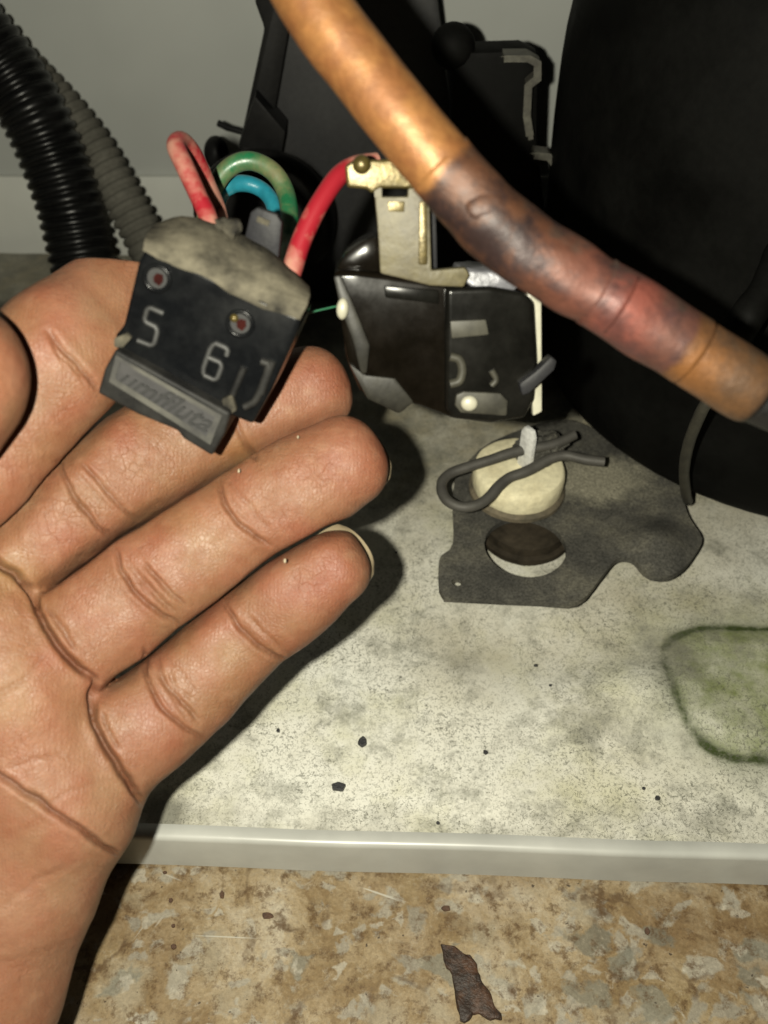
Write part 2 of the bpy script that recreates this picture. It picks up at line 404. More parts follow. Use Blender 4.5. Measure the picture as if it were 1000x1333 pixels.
def rough_up(bm, amp, freq, cuts=2):
    bmesh.ops.triangulate(bm, faces=[f for f in bm.faces if len(f.verts) > 4])
    if cuts: bmesh.ops.subdivide_edges(bm, edges=list(bm.edges), cuts=cuts, use_grid_fill=True)
    bm.normal_update()
    for v in bm.verts:
        q = mnoise.fractal(v.co * freq, 1.0, 2.0, 4)
        v.co += v.normal * (amp * q)
    return bm

# ================================================================== SETTING
FLZ = -0.0142
def grid(name, x0, x1, y0, y1, z, nx, ny, mat):
    bm = bmesh.new(); bmesh.ops.create_grid(bm, x_segments=nx, y_segments=ny, size=.5)
    for v in bm.verts:
        v.co = Vector((x0 + (v.co.x + .5) * (x1 - x0), y0 + (v.co.y + .5) * (y1 - y0), z))
    return from_bm(name, bm, mat)
o = grid('floor', -.7, .7, -.45, .5, FLZ, 4, 4, 'floor'); o['kind'] = 'structure'
bm = slab([(-.7, .3495, FLZ - .002), (.7, .3495, FLZ - .002), (.7, .3495, .36), (-.7, .3495, .36)], (0, 1, 0), .012)
o = from_bm('wall', bm, 'wall', smooth=False); o['kind'] = 'structure'
bm = slab([(-.7, .3470, FLZ), (.7, .3470, FLZ), (.7, .3470, .0272), (-.7, .3470, .0272)], (0, 1, 0), .0024, .0006)
o = from_bm('skirting', bm, 'skirt'); o['kind'] = 'structure'

# ================================================================== TRAY
tray = empty('metal_tray', (0, 0, 0), 'stained cream painted metal tray with a rolled white front lip', 'tray')
TA = math.radians(-1.93)
def tl(p):   # world -> tray axes
    c, s = math.cos(-TA), math.sin(-TA); return np.array([p[0] * c - p[1] * s, p[0] * s + p[1] * c])
X0, X1, Y0, Y1 = -.30, .26, .0914, .332
nx, ny = 560, 238
gx, gy = np.meshgrid(np.linspace(X0, X1, nx), np.linspace(Y0, Y1, ny), indexing='ij')
# pressed pad (rounded rectangle) on the right
def rbox(px, py, x0, x1, y0, y1, r):
    cx, cy = (x0 + x1) / 2, (y0 + y1) / 2
    dx = np.abs(px - cx) - (x1 - x0) / 2 + r; dy = np.abs(py - cy) - (y1 - y0) / 2 + r
    return np.hypot(np.maximum(dx, 0), np.maximum(dy, 0)) + np.minimum(np.maximum(dx, dy), 0) - r
pe = tl(on_z(876, 900)); pt = tl(on_z(960, 822)); pb = tl(on_z(985, 982))
wob = np.array([[mnoise.noise(Vector((float(x) * 60, float(y) * 60, 3))) for y in gy[0]] for x in gx[:, 0]])
pd = rbox(gx, gy, pe[0], pe[0] + .14, pb[1], pt[1], .013)
sm = lambda x, a, b: (lambda t: t * t * (3 - 2 * t))(np.clip((x - a) / (b - a), 0, 1))
h = .0016 * (1 - sm(pd, -.006, .002))
# soft dish and swells in the sheet
def blob(u, v, sx, sy):
    c = tl(on_z(u, v)); return np.exp(-((gx - c[0]) / sx) ** 2 - ((gy - c[1]) / sy) ** 2)
h += .0042 * blob(830, 905, .017, .011) - .0022 * blob(700, 850, .03, .012) + .0016 * blob(990, 1010, .012, .008)
h += .0005 * wob
h *= sm(gy, Y0, Y0 + .006)
V = np.stack([gx, gy, h], -1).reshape(-1, 3)
idx = np.arange(nx * ny).reshape(nx, ny)
F = np.stack([idx[:-1, :-1], idx[1:, :-1], idx[1:, 1:], idx[:-1, 1:]], -1).reshape(-1, 4)
c, s = math.cos(TA), math.sin(TA)
V = np.stack([V[:, 0] * c - V[:, 1] * s, V[:, 0] * s + V[:, 1] * c, V[:, 2]], -1)
me = bpy.data.meshes.new('pan_sheet'); me.from_pydata(V.tolist(), [], F.tolist())
st = np.zeros((nx, ny, 4)); st[..., 3] = 1
pdw = pd + .0025 * wob
st[..., 0] = np.clip((1 - sm(pdw, -.002, .003)) * 1.0 + .35 * np.exp(-(pdw / .012) ** 2), 0, 1)
st[..., 1] = np.exp(-((pdw - .0010) / .0011) ** 2) * 1.15 + .30 * np.exp(-((pdw - .002) / .004) ** 2)
bk = blob(880, 865, .010, .012)
back = sm(gy, .22, .30)
st[..., 2] = np.clip(.33 + .45 * bk + .45 * back + .50 * blob(762, 938, .009, .006) + .35 * blob(590, 858, .007, .005) + .3 * blob(930, 1062, .02, .004) + .25 * blob(440, 560, .03, .02) + .25 * blob(560, 590, .02, .02)
                     + .22 * (1 - sm(gy, Y0, Y0 + .012)) + .6 * blob(215, 1056, .007, .004) - .22 * blob(800, 885, .016, .009)
                     - .2 * blob(990, 1010, .012, .010), 0, 1)
st[..., 3] = np.clip(.20 + .75 * sm(gy, .150, .235) + .45 * blob(640, 830, .03, .012) + .35 * blob(900, 780, .04, .012) - .3 * blob(450, 930, .03, .02) - .25 * blob(830, 880, .014, .008), 0, 1)
ca = me.color_attributes.new('stain', 'FLOAT_COLOR', 'POINT'); ca.data.foreach_set('color', st.reshape(-1).astype('f'))
link('pan_sheet', me, 'tray', tray)
# rolled lip: profile swept along the front edge
prof = [(.0012, .0000), (.0002, .0003), (-.0010, .0004), (-.0018, .0002), (-.0022, -.0003), (-.0023, -.0010), (-.0025, -.0070), (-.0027, -.0116), (-.0017, -.0116), (-.0016, -.0030), (-.0012, -.0008)]
bm = bmesh.new(); rings = []
for i in range(61):
    x = X0 + (X1 - X0) * i / 60; dy = .0003 * mnoise.noise(Vector((x * 30, 0, 0)))
    rings.append([bm.verts.new((x * c - (Y0 + a + dy) * s, x * s + (Y0 + a + dy) * c, b_)) for a, b_ in prof])
for i in range(60):
    for k in range(len(prof)):
        k2 = (k + 1) % len(prof); bm.faces.new((rings[i][k], rings[i][k2], rings[i + 1][k2], rings[i + 1][k]))
bm.faces.new(rings[0]); bm.faces.new(rings[-1][::-1])
from_bm('front_lip', bm, 'lip', tray)
# feet that carry the tray on the floor
for fx, fy in ((-.25, .14), (.22, .14), (-.25, .31), (.22, .31)):
    bm = bmesh.new()
    bmesh.ops.create_cone(bm, cap_ends=True, segments=20, radius1=.008, radius2=.010, depth=.0132,
                          matrix=Matrix.Translation((fx, fy, FLZ + .00685)))
    from_bm('foot', bm, 'blackplastic', tray)

# ================================================================== COMPRESSOR
CC = np.array([.1330, .2500])
comp = empty('compressor', (CC[0], CC[1], 0), 'large black enamelled compressor shell with a dusty steel mounting foot', 'compressor')
prof = [(.0, .0075), (.045, .0075), (.070, .0085), (.0785, .011), (.0825, .020), (.0845, .048), (.0872, .050), (.0872, .0535), (.0850, .056), (.0862, .085), (.085, .115), (.077, .140), (.055, .158), (.028, .167), (.0, .169)]
pc = catmull([(a, b_, 0) for a, b_ in prof], 4)
bm = bmesh.new(); rings = []
for r_, z_, _ in pc:
    rings.append([bm.verts.new((CC[0] + max(r_, .0004) * math.cos(a), CC[1] + max(r_, .0004) * math.sin(a), z_)) for a in np.linspace(0, 2 * math.pi, 72, endpoint=False)])
for i in range(len(rings) - 1):
    for k in range(72):
        bm.faces.new((rings[i][k], rings[i][(k + 1) % 72], rings[i + 1][(k + 1) % 72], rings[i + 1][k]))
bm.faces.new(rings[0][::-1]); bm.faces.new(rings[-1])
from_bm('shell', bm, 'compressor', comp, autosm=False)

# mounting foot: plate with a big hole, a small hole and a domed ear
MZ = .0095
outl = [(572, 765), (571, 741), (574, 724), (590, 706), (590, 640), (600, 612), (640, 575), (715, 548), (760, 552), (830, 590), (880, 610), (889, 648), (899, 675), (914, 702), (905, 722), (890, 741), (872, 751), (853, 752), (838, 745), (826, 732), (813, 727), (800, 730), (782, 752), (752, 784), (700, 783), (590, 778), (578, 775)]
O = catmull([on_z(u, v, MZ) for u, v in outl] + [on_z(*outl[0], MZ)], 3)[:-1]
hc = on_z(684, 711, MZ); hr = (on_z(737, 711, MZ)[0] - on_z(631, 711, MZ)[0]) / 2
sc_ = on_z(595, 757, MZ); sr = .0014
def ringpts(cen, r, n): return [cen + np.array([math.cos(a) * r, math.sin(a) * r, 0]) for a in np.linspace(0, 2 * math.pi, n, endpoint=False)]
# fine point set triangulated inside outline, minus holes
from mathutils.geometry import delaunay_2d_cdt
pts = [Vector((p[0], p[1])) for p in O]; edges = [(i, (i + 1) % len(O)) for i in range(len(O))]
loops = [list(range(len(O)))]
for cen, r, n in ((hc, hr, 48), (sc_, sr, 14)):
    b0 = len(pts); pts += [Vector((p[0], p[1])) for p in ringpts(cen, r, n)]
    loops.append(list(range(b0, b0 + n))); edges += [(b0 + i, b0 + (i + 1) % n) for i in range(n)]
lo, hi = O.min(0), O.max(0)
for x in np.arange(lo[0], hi[0], .0014):
    for y in np.arange(lo[1], hi[1], .0014):
        p = np.array([x, y])
        if abs(np.hypot(*(p - hc[:2])) - hr) < .0007 or abs(np.hypot(*(p - sc_[:2])) - sr) < .0007: continue
        if np.min(np.hypot(*(O[:, :2] - p).T)) < .0008: continue
        pts.append(Vector((x, y)))
vv, ee, ff, *_ = delaunay_2d_cdt(pts, edges, [], 0, 1e-7)
poly = O[:, :2]
def inside(x, y):
    r = False; j = len(poly) - 1
    for i in range(len(poly)):
        xi, yi = poly[i]; xj, yj = poly[j]
        if (yi > y) != (yj > y) and x < (xj - xi) * (y - yi) / (yj - yi) + xi: r = not r
        j = i
    return r
keep = []
for f in ff:
    cx = sum(vv[i].x for i in f) / len(f); cy = sum(vv[i].y for i in f) / len(f)
    if not inside(cx, cy): continue
    if math.hypot(cx - hc[0], cy - hc[1]) < hr * .985 or math.hypot(cx - sc_[0], cy - sc_[1]) < sr * .95: continue
    keep.append(list(f))
ear = on_z(855, 712, MZ)
V = np.array([(p.x, p.y, 0) for p in vv])
de = np.hypot(V[:, 0] - ear[0], V[:, 1] - ear[1])
V[:, 2] = MZ + .0036 * np.exp(-(de / .0075) ** 2) + .0003 * np.array([mnoise.noise(Vector((x * 120, y * 120, 0))) for x, y, _ in V])
bm = bmesh.new(); bvs = [bm.verts.new(p.tolist()) for p in V]
for f in keep: bm.faces.new([bvs[i] for i in f])
bmesh.ops.delete(bm, geom=[v for v in bm.verts if not v.link_faces], context='VERTS')
bm.normal_update()
if sum(f.normal.z for f in bm.faces) < 0: bmesh.ops.reverse_faces(bm, faces=bm.faces)
ret = bmesh.ops.extrude_face_region(bm, geom=list(bm.faces))
for g in ret['geom']:
    if isinstance(g, bmesh.types.BMVert): g.co.z -= .0019
mo = from_bm('mounting_foot', bm, 'mount', comp)
me = mo.data
cco = np.empty(len(me.vertices) * 3, 'f'); me.vertices.foreach_get('co', cco); cco = cco.reshape(-1, 3) + np.array(comp.location)
dp = on_z(775, 625, MZ); dd = np.exp(-((cco[:, 0] - dp[0]) / .019) ** 2 - ((cco[:, 1] - dp[1]) / .012) ** 2)
a_ = me.attributes.new('dust', 'FLOAT', 'POINT'); a_.data.foreach_set('value', (dd * .95).astype('f'))
# pillar that carries the foot on the tray
for u, v in ((650, 590), (850, 640), (752, 745)):
    p = on_z(u, v, MZ)
    bm = bmesh.new(); bmesh.ops.create_cone(bm, cap_ends=True, segments=18, radius1=.0035, radius2=.003, depth=.0072, matrix=Matrix.Translation((p[0], p[1], .0034)))
    from_bm('spacer', bm, 'blackplastic', comp)
# dusty process pipe on the shell, far right
pp = catmull([at(1030, 300, .200), at(1000, 370, .196), at(965, 425, .196), at(955, 465, .205), at(955, 500, .222)], 8)
bm = tube_bm(pp, .0036, 16, wob=.0006); from_bm('process_pipe', bm, 'compressor', comp)

# ================================================================== RUBBER BUSHING, PIN, HAIRPIN CLIP
bc = on_z(672, 640, MZ)
bush = empty('rubber_bushing', (bc[0], bc[1], MZ), 'cream rubber bushing with grimy rim standing on the mounting foot', 'bushing')
BR = .0127; BT = .0192
def lathe(profile, cen, seg=48, wob=0, seed=0.0):
    bm = bmesh.new(); rings = []
    for r_, z_ in profile:
        ring = []
        for a in np.linspace(0, 2 * math.pi, seg, endpoint=False):
            q = 1 + wob * mnoise.noise(Vector((math.cos(a) * 3 + seed, math.sin(a) * 3, z_ * 400)))
            ring.append(bm.verts.new((cen[0] + r_ * q * math.cos(a), cen[1] + r_ * q * math.sin(a), z_)))
        rings.append(ring)
    for i in range(len(rings) - 1):
        for k in range(seg): bm.faces.new((rings[i][k], rings[i][(k + 1) % seg], rings[i + 1][(k + 1) % seg], rings[i + 1][k]))
    bm.faces.new(rings[0][::-1]); bm.faces.new(rings[-1]); return bm
z0 = MZ + .0002
from_bm('cap', lathe([(BR * .975, z0 + .0030), (BR, z0 + .0042), (BR, BT - .0025), (BR * .985, BT - .0012), (BR * .95, BT - .0003), (BR * .90, BT), (BR * .55, BT + .0002), (BR * .05, BT + .0003)], bc, wob=.012), 'grommet', bush)
from_bm('collar', lathe([(BR * .95, z0), (BR * 1.05, z0 + .0008), (BR * 1.05, z0 + .0020), (BR * .99, z0 + .0027), (BR * .965, z0 + .0029)], bc, wob=.02, seed=4), 'grommetdark', bush)
lc = on_z(684, 682, .004)
M['sleeve'] = worn('black_brown_rubber', (.040, .032, .022), (.016, .013, .009), 140, .8, spec=.1)
from_bm('lower_sleeve', lathe([(.0128, .0008), (.0132, .0012), (.0132, .0030), (.0120, .0036), (.0118, .0060), (.0110, .0066)], lc, wob=.02, seed=9), 'sleeve', bush)
# flat pin with a hole, through which the clip is pushed
pinp = at(684, 606, 1); 
p0 = on_z(682, 612, BT)
pe1 = np.array([.55, -.83, 0]); pe1 /= np.linalg.norm(pe1)    # width direction of the flat pin
pn = np.array([.83, .55, 0])
pin = empty('locating_pin', (p0[0], p0[1], BT + .0003), 'flat upright steel locating pin with bright edge through the hairpin clip', 'pin')
def pinpt(a, z): return p0 + pe1 * a + np.array([0, 0, z])
fr = [pinpt(-.0030, .0003), pinpt(.0018, .0003), pinpt(.0018, .0120), pinpt(.0008, .0140), pinpt(-.0020, .0140), pinpt(-.0030, .0120)]
bm = slab(fr, pn, .0014, .0002); from_bm('blade', bm, 'pin', pin)
clippath = [(787, 601, 0.0252), (762, 598, 0.0252), (737, 593, 0.0252), (716, 597, 0.0248), (700, 606, 0.0240), (682, 615, 0.0235), (663, 622, 0.0230), (649, 633, 0.0224), (637, 647, 0.0216), (622, 657, 0.0212), (601, 660, 0.0212), (583, 652, 0.0214), (575, 638, 0.0218), (577, 625, 0.0222), (589, 615, 0.0226), (612, 607, 0.0232), (640, 598, 0.0240), (664, 590, 0.0246), (690, 584, 0.0248), (715, 580, 0.0250), (732, 574, 0.0254), (748, 566, 0.0260)]
cp = catmull([on_z(u, v, z) for u, v, z in clippath], 6)
clip = from_bm('hairpin_clip', tube_bm(cp, .00142, 14, wob=.00012), 'steelrod')
tag(clip, 'dull grey steel hairpin clip lying across the cream bushing', 'clip')
# lump of dust and fibres behind the pin
bm = bmesh.new(); bmesh.ops.create_icosphere(bm, subdivisions=4, radius=1.0)
dc = on_z(704, 584, .0215)
for v in bm.verts:
    q = 1 + .45 * mnoise.fractal(v.co * 2.2, 1.0, 2.0, 4)
    v.co = Vector(dc.tolist()) + Vector((v.co.x * .0062 * q, v.co.y * .0052 * q, v.co.z * .0042 * q))
tag(from_bm('dust_lump', bm, 'mount'), 'matted grey dust lump clinging behind the flat pin', 'dust lump')

# capillary tube
cpt = catmull([at(990, 470, .206), at(950, 500, .196), at(922, 522, .197), at(908, 548, .207), at(896, 580, .220), at(891, 612, .234), at(893, 640, .2455), on_z(896, 652, MZ + .001)], 8)
tag(from_bm('capillary_tube', tube_bm(cpt, .00135, 14, wob=.0001), 'capillary'), 'thin grimy tube hanging down in front of the black compressor', 'tube')

# ================================================================== COPPER PIPE
pipe = empty('copper_pipe', at(575, 215, .118), 'brazed copper pipe crossing in front of the black relay', 'pipe')
axis = [(215, -330, .110, 4.55), (310, -175, .111, 4.55), (405, 0, .112, 4.55), (470, 88, .113, 4.55), (535, 170, .114, 4.55), (580, 222, .115, 4.6),
        (612, 258, .116, 4.75), (650, 296, .1165, 4.9), (695, 332, .117, 4.75), (745, 362, .1175, 4.6), (795, 391, .118, 4.65), (840, 418, .1185, 4.65), (885, 447, .119, 4.65),
        (930, 476, .1195, 4.7), (975, 504, .120, 4.7), (1030, 536, .121, 4.1), (1100, 565, .130, 4.3), (1150, 575, .150, 4.3), (1160, 560, .180, 4.3)]
A = catmull([np.append(at(u, v, d), r_) for u, v, d, r_ in axis], 10)
npx = lambda k: k * 10
def seg_pipe(name, i0, i1, mat, dr=0.0, wob=.00012, tip=None, cap=True):
    a = A[i0:i1 + 1]; r_ = a[:, 3] * .00094 + dr
    if tip:
        r_ = r_.copy()
        for k, m_ in enumerate(tip): r_[-1 - k] *= m_
    o_ = from_bm(name, tube_bm(a[:, :3], r_, 40, wob=wob, cap=cap), 'cu', pipe, autosm=False)
    at_ = o_.data.attributes.new('along', 'FLOAT', 'POINT'); at_.data.foreach_set('value', np.repeat(np.arange(i0, i1 + 1) / (len(A) - 1), 40).astype('f'))
    return o_
seg_pipe('bright_pipe', 0, npx(5) + 2, 'cu_bright')
seg_pipe('scorched_joint', npx(5) - 2, npx(10) + 2, 'cu_joint', .00012, .0007)
seg_pipe('red_sleeve', npx(9) + 6, npx(12) + 4, 'cu_red', .00022, .0003)
seg_pipe('tarnished_band', npx(12) + 2, npx(14) + 4, 'cu_band', .00012, .00015, tip=[.88, .95, .985])
seg_pipe('dark_stub', npx(14) + 2, len(A) - 1, 'cu_stub', -.00035)
# braze bead
bp = at(634, 264, .1122)
bm = bmesh.new(); bmesh.ops.create_icosphere(bm, subdivisions=3, radius=1)
for v in bm.verts:
    q = 1 + .2 * mnoise.noise(v.co * 1.5); v.co = Vector((bp + (RIGHT * v.co.x * .0026 + UP * v.co.y * .0022) * q - FWD * v.co.z * .0010).tolist())
bb = from_bm('braze_bead', bm, 'cu', pipe, autosm=False)
bb.data.attributes.new('along', 'FLOAT', 'POINT').data.foreach_set('value', np.full(len(bb.data.vertices), .36, 'f'))

# ================================================================== HOSES
def hose(name, pts, r_, pitch, amp, mat, seg=28, smooth_from=None):
    P = catmull([at(*p) for p in pts], 24)
    L = np.concatenate([[0], np.cumsum(np.linalg.norm(np.diff(P, axis=0), axis=1))])
    n = int(L[-1] / pitch * 8); s_ = np.linspace(0, L[-1], n)
    Q = np.stack([np.interp(s_, L, P[:, k]) for k in range(3)], -1)
    ph = (s_ / pitch) % 1
    prof_ = np.clip(np.abs(ph - .5) * 4 - .5, 0, 1)            # flat crests, narrow grooves
    rr = r_ - amp * (1 - prof_) ** 2 * 1.0
    if smooth_from is not None:
        t = np.clip((s_ / L[-1] - smooth_from) * 12, 0, 1); rr = rr * (1 - t) + (r_ * (1.02 + .25 * np.clip(s_ / L[-1] - smooth_from, 0, 1))) * t
    return from_bm(name, tube_bm(Q, rr, seg), mat, autosm=False)
o = hose('corrugated_hose', [(-190, -130, .282), (-110, -50, .288), (-45, 25, .293), (6, 88, .299), (42, 146, .303), (66, 198, .308), (89, 262, .313), (102, 315, .317), (128, 428, .3225)], .0113, .0036, .0012, 'rubber')
tag(o, 'glossy black corrugated hose running down beside the grey wall', 'hose')
o = hose('corrugated_hose', [(-150, -110, .306), (-70, -20, .312), (5, 62, .316), (70, 130, .320), (112, 180, .323), (138, 220, .325), (160, 258, .327), (182, 298, .329), (208, 350, .331), (236, 405, .3315)], .0076, .0036, .0012, 'rubberdust', smooth_from=.80)
tag(o, 'dust grey corrugated hose with a smooth end behind the black one', 'hose')

# ================================================================== BLACK HOUSINGS BEHIND
HY = .300
cover = empty('plastic_cover', (on_y(440, 390, HY)[0], HY, 0), 'tall black plastic cover with a slanted left edge by the wall', 'cover')
def onz0(u, y): return np.array([(u - 500) / FPX * (y * S2 + .19 * S2), y, .0012])
fp = [on_y(366, -60, HY), on_y(562, -60, HY), on_y(585, 120, HY), on_y(600, 300, HY), onz0(600, HY), onz0(318, HY), on_y(322, 300, HY)]
from_bm('panel', slab(fp, (0, 1, 0), .035, .0015), 'satinplastic', cover)
fl = HY - .010
lp = [on_y(326, -60, fl), on_y(332, 5, fl), on_y(344, 38, fl), on_y(318, 160, fl), on_y(292, 280, fl), on_y(262, 330, fl), onz0(262, fl), onz0(322, fl), on_y(330, 300, fl), on_y(352, 180, fl), on_y(378, 30, fl), on_y(378, -60, fl)]
from_bm('side_flange', slab(lp, (0, 1, 0), .030, .0012), 'blackplastic', cover)
lp = [on_y(332, 125, fl - .006), on_y(372, 172, fl - .006), on_y(366, 205, fl - .006), on_y(310, 190, fl - .006)]
from_bm('lug', slab(lp, (0, 1, 0), .010, .0008), 'blackplastic', cover)
tp = [at(284, 160, .305), at(296, 166, .305), at(318, 172, .305)]
from_bm('peg', tube_bm(np.array(tp), .0011, 10), 'blackplastic', cover)
bm = bmesh.new()
cen = on_y(345, 285, .279); a0 = []
for k in range(41):
    a = math.radians(-40 + 260 * k / 40)
    a0.append(cen + np.array([math.cos(a) * .0185, 0, math.sin(a) * .0185]))
tube_bm(np.array(a0), .0044, 14, bm=bm); from_bm('cable_ring', bm, 'blackplastic', cover)
kn = on_y(282, 200, .300); bm = bmesh.new()
bmesh.ops.create_uvsphere(bm, u_segments=20, v_segments=12, radius=.0052, matrix=Matrix.Translation(kn.tolist()) @ Matrix.Diagonal((.8, 1, 1.1, 1)))
from_bm('knob', bm, 'blackplastic', cover)

# terminal box beside the compressor with a bent spring clip
TY = .262
box = empty('terminal_box', (on_y(640, 200, TY)[0], TY, .0), 'squat black terminal box with a bent pale spring clip by the compressor', 'terminal box')
fp = [on_y(588, 78, TY), on_y(612, 68, TY), on_y(680, 66, TY), on_y(703, 76, TY), on_y(700, 190, TY), on_y(712, 300, TY), onz0(712, TY), onz0(590, TY), on_y(584, 300, TY)]
from_bm('housing', slab(fp, (0, 1, 0), .010, .0018), 'compressor', box)
def ribbon(pts, wdir, wid, th, name, mat, parent):
    P = [np.array(p) for p in pts]; wd = np.asarray(wdir); bm = bmesh.new(); rs = []
    for i, p in enumerate(P):
        t = P[min(i + 1, len(P) - 1)] - P[max(i - 1, 0)]; nn = np.cross(t, wd); nn /= np.linalg.norm(nn)
        rs.append([bm.verts.new((p + wd * a * wid / 2 + nn * b_ * th / 2).tolist()) for a, b_ in ((-1, -1), (1, -1), (1, 1), (-1, 1))])
    for i in range(len(rs) - 1):
        for k in range(4): bm.faces.new((rs[i][k], rs[i][(k + 1) % 4], rs[i + 1][(k + 1) % 4], rs[i + 1][k]))
    bm.faces.new(rs[0][::-1]); bm.faces.new(rs[-1]); return from_bm(name, bm, mat, parent)
CY = TY - .004
M['clipmetal'] = worn('dull_clip_steel', (.10, .097, .078), (.05, .047, .04), 260, .5, .2, bd=.0002)
for pts_ in ([(655, 72), (686, 72), (700, 80), (700, 98), (688, 108), (686, 150), (690, 176)], [(694, 198), (712, 200), (724, 214), (727, 232), (724, 240)]):
    ribbon([on_y(u, v, CY) for u, v in pts_], (0, 1, 0), .006, .0014, 'spring_clip', 'clipmetal', box)
    tp = [on_y(u + 1, v, CY - .0035) for u, v in pts_]
    bm = bmesh.new(); rs = []
    # pale folded face of the clip turned to the front
    for u, v in pts_:
        rs.append([bm.verts.new(on_y(u - 5, v + 2, CY - .0032).tolist()), bm.verts.new(on_y(u + 5, v, CY - .0032).tolist()), bm.verts.new(on_y(u + 5, v, CY - .0026).tolist()), bm.verts.new(on_y(u - 5, v + 2, CY - .0026).tolist())])
    for i in range(len(rs) - 1):
        for k in range(4): bm.faces.new((rs[i][k], rs[i][(k + 1) % 4], rs[i + 1][(k + 1) % 4], rs[i + 1][k]))
    bm.faces.new(rs[0][::-1]); bm.faces.new(rs[-1]); from_bm('clip_face', bm, 'clipmetal', box)
bm = bmesh.new(); bmesh.ops.create_uvsphere(bm, u_segments=20, v_segments=12, radius=.006, matrix=Matrix.Translation(on_y(590, 60, TY + .004).tolist()))
from_bm('lug', bm, 'compressor', box)

# ================================================================== HAND (one continuous surface from a distance field)
def build_hand():
    mm = camspace
    H = .56
    lo = np.array([-92.0, -112.0, -171.0]); hi = np.array([6.0, 40.0, -103.0])
    n = np.ceil((hi - lo) / H).astype(int)
    gx = (lo[0] + H * np.arange(n[0])).astype('f4')[:, None, None]
    gy = (lo[1] + H * np.arange(n[1])).astype('f4')[None, :, None]
    gz = (lo[2] + H * np.arange(n[2])).astype('f4')[None, None, :]
    def cone(a, b, ra, rb, bulge=0.0, bx=0.0):
        """tapered capsule restricted to its box; returns (slices, field)"""
        R = max(ra, rb) + abs(bulge) + 8
        mn = np.minimum(a, b) - R; mx = np.maximum(a, b) + R
        i0 = np.clip(((mn - lo) / H).astype(int), 0, n); i1 = np.clip(((mx - lo) / H).astype(int) + 1, 0, n)
        sl = tuple(slice(p, q) for p, q in zip(i0, i1))
        X = gx[sl[0]] - a[0]; Y = gy[:, sl[1]] - a[1]; Z = gz[:, :, sl[2]] - a[2]
        d = (b - a); L2 = float(d @ d)
        t = np.clip((X * d[0] + Y * d[1] + Z * d[2]) / L2, 0, 1)
        rx, ry, rz = X - t * d[0], Y - t * d[1], Z - t * d[2]
        if bx:                                    # squarer, slightly flattened section (fingers)
            dh = d / math.sqrt(L2); m_ = (a + b) / 2; sv = np.cross(dh, m_); sv /= np.linalg.norm(sv); wv = np.cross(sv, dh)
            qa = np.abs(rx * sv[0] + ry * sv[1] + rz * sv[2]); qb = np.abs(rx * wv[0] + ry * wv[1] + rz * wv[2]) / .92
            qc = np.abs(rx * dh[0] + ry * dh[1] + rz * dh[2])
            q = (qa ** bx + qb ** bx + qc ** bx) ** np.float32(1 / bx)
        else:
            q = np.sqrt(rx ** 2 + ry ** 2 + rz ** 2)
        return sl, q - (ra + (rb - ra) * t + bulge * 4 * t * (1 - t))
    def smin(a, b, k):
        h_ = np.clip(.5 + .5 * (b - a) / k, 0, 1); return b + (a - b) * h_ - k * h_ * (1 - h_)
    BIG = np.float32(8)
    def field(prims, k):
        Fd = np.full(tuple(n), BIG, 'f4')
        for p in prims:
            sl, f_ = cone(*p); Fd[sl] = smin(Fd[sl], np.minimum(f_, BIG), k)
        return Fd
    J = lambda u, v, d: mm(u, v, d)
    fing = {}
    # centre line (u, v, depth mm, radius mm) and pad swell per phalanx
    spec = {
        'pinky': ([(112, 1000, 148, 9.0), (168, 952, 149, 8.9), (238, 897, 152, 8.2), (330, 812, 153.5, 7.3), (424, 741, 152, 6.9)], [0, .5, .35, .75]),
        'ring':  ([(60, 868, 147, 9.6), (100, 832, 147.5, 9.4), (189, 762, 149, 8.8), (334, 668, 150.5, 7.9), (441, 606, 150, 7.5)], [0, .5, .35, .8]),
        'middle': ([(-30, 745, 147, 9.6), (25, 710, 148, 9.7), (116, 641, 150, 9.4), (262, 560, 154.5, 8.6), (398, 512, 156, 7.4)], [0, .5, .35, .5]),
        'index': ([(-110, 690, 142, 10.2), (-45, 612, 140, 10.2), (80, 462, 142, 9.9), (188, 378, 153, 9.0), (268, 345, 158, 7.6)], [0, .4, .35, .3]),
        'thumb': ([(-350, 900, 140, 14), (-250, 740, 130, 12.5), (-165, 600, 124, 11.2), (-74, 492, 119, 10.6)], [0, .3, .4]),
    }
    for nm, (js, bl) in spec.items():
        pr = []
        for i in range(len(js) - 1):
            a, b = js[i], js[i + 1]; g = .30 if nm != 'thumb' else 0
            pr.append((J(*a[:3]), J(*b[:3]), a[3] + g, b[3] + g * .7, bl[i], np.float32(2.45) if nm != 'thumb' else 0))
        fing[nm] = field(pr, 1.6)
    palm = [
        (J(82, 1048, 146.5), J(45, 985, 146.5), 10.6, 10.6),
        (J(80, 1052, 146.5), J(20, 1120, 147), 10.4, 10.6),
        (J(26, 1168, 147), J(-42, 1300, 147), 11.6, 12.8),
        (J(-42, 1300, 147), J(-135, 1500, 150), 12.8, 14.0),
        (J(20, 905, 146), J(60, 985, 146), 10.5, 10.4),
        (J(20, 905, 146), J(-120, 1300, 148), 11.0, 13.5),
        (J(-45, 800, 145), J(20, 880, 145.5), 10.6, 10.6),
        (J(-45, 800, 145), J(-200, 1280, 148), 11.2, 13.5),
        (J(-120, 715, 143), J(-300, 1200, 148), 11.0, 14.0),
        (J(-330, 900, 140), J(-270, 1250, 143), 15.0, 18.0),
        (J(-270, 1250, 146), J(-200, 1480, 150), 17.0, 16.0),
    ]
    P = field(palm, 7.0)
    def slit(a, b, g, wd): return np.minimum(a, b) + g * np.exp(-((a - b) / wd) ** 2)
    # neighbouring fingers press together: a deep narrow slit stays between them
    f4 = fing['pinky']
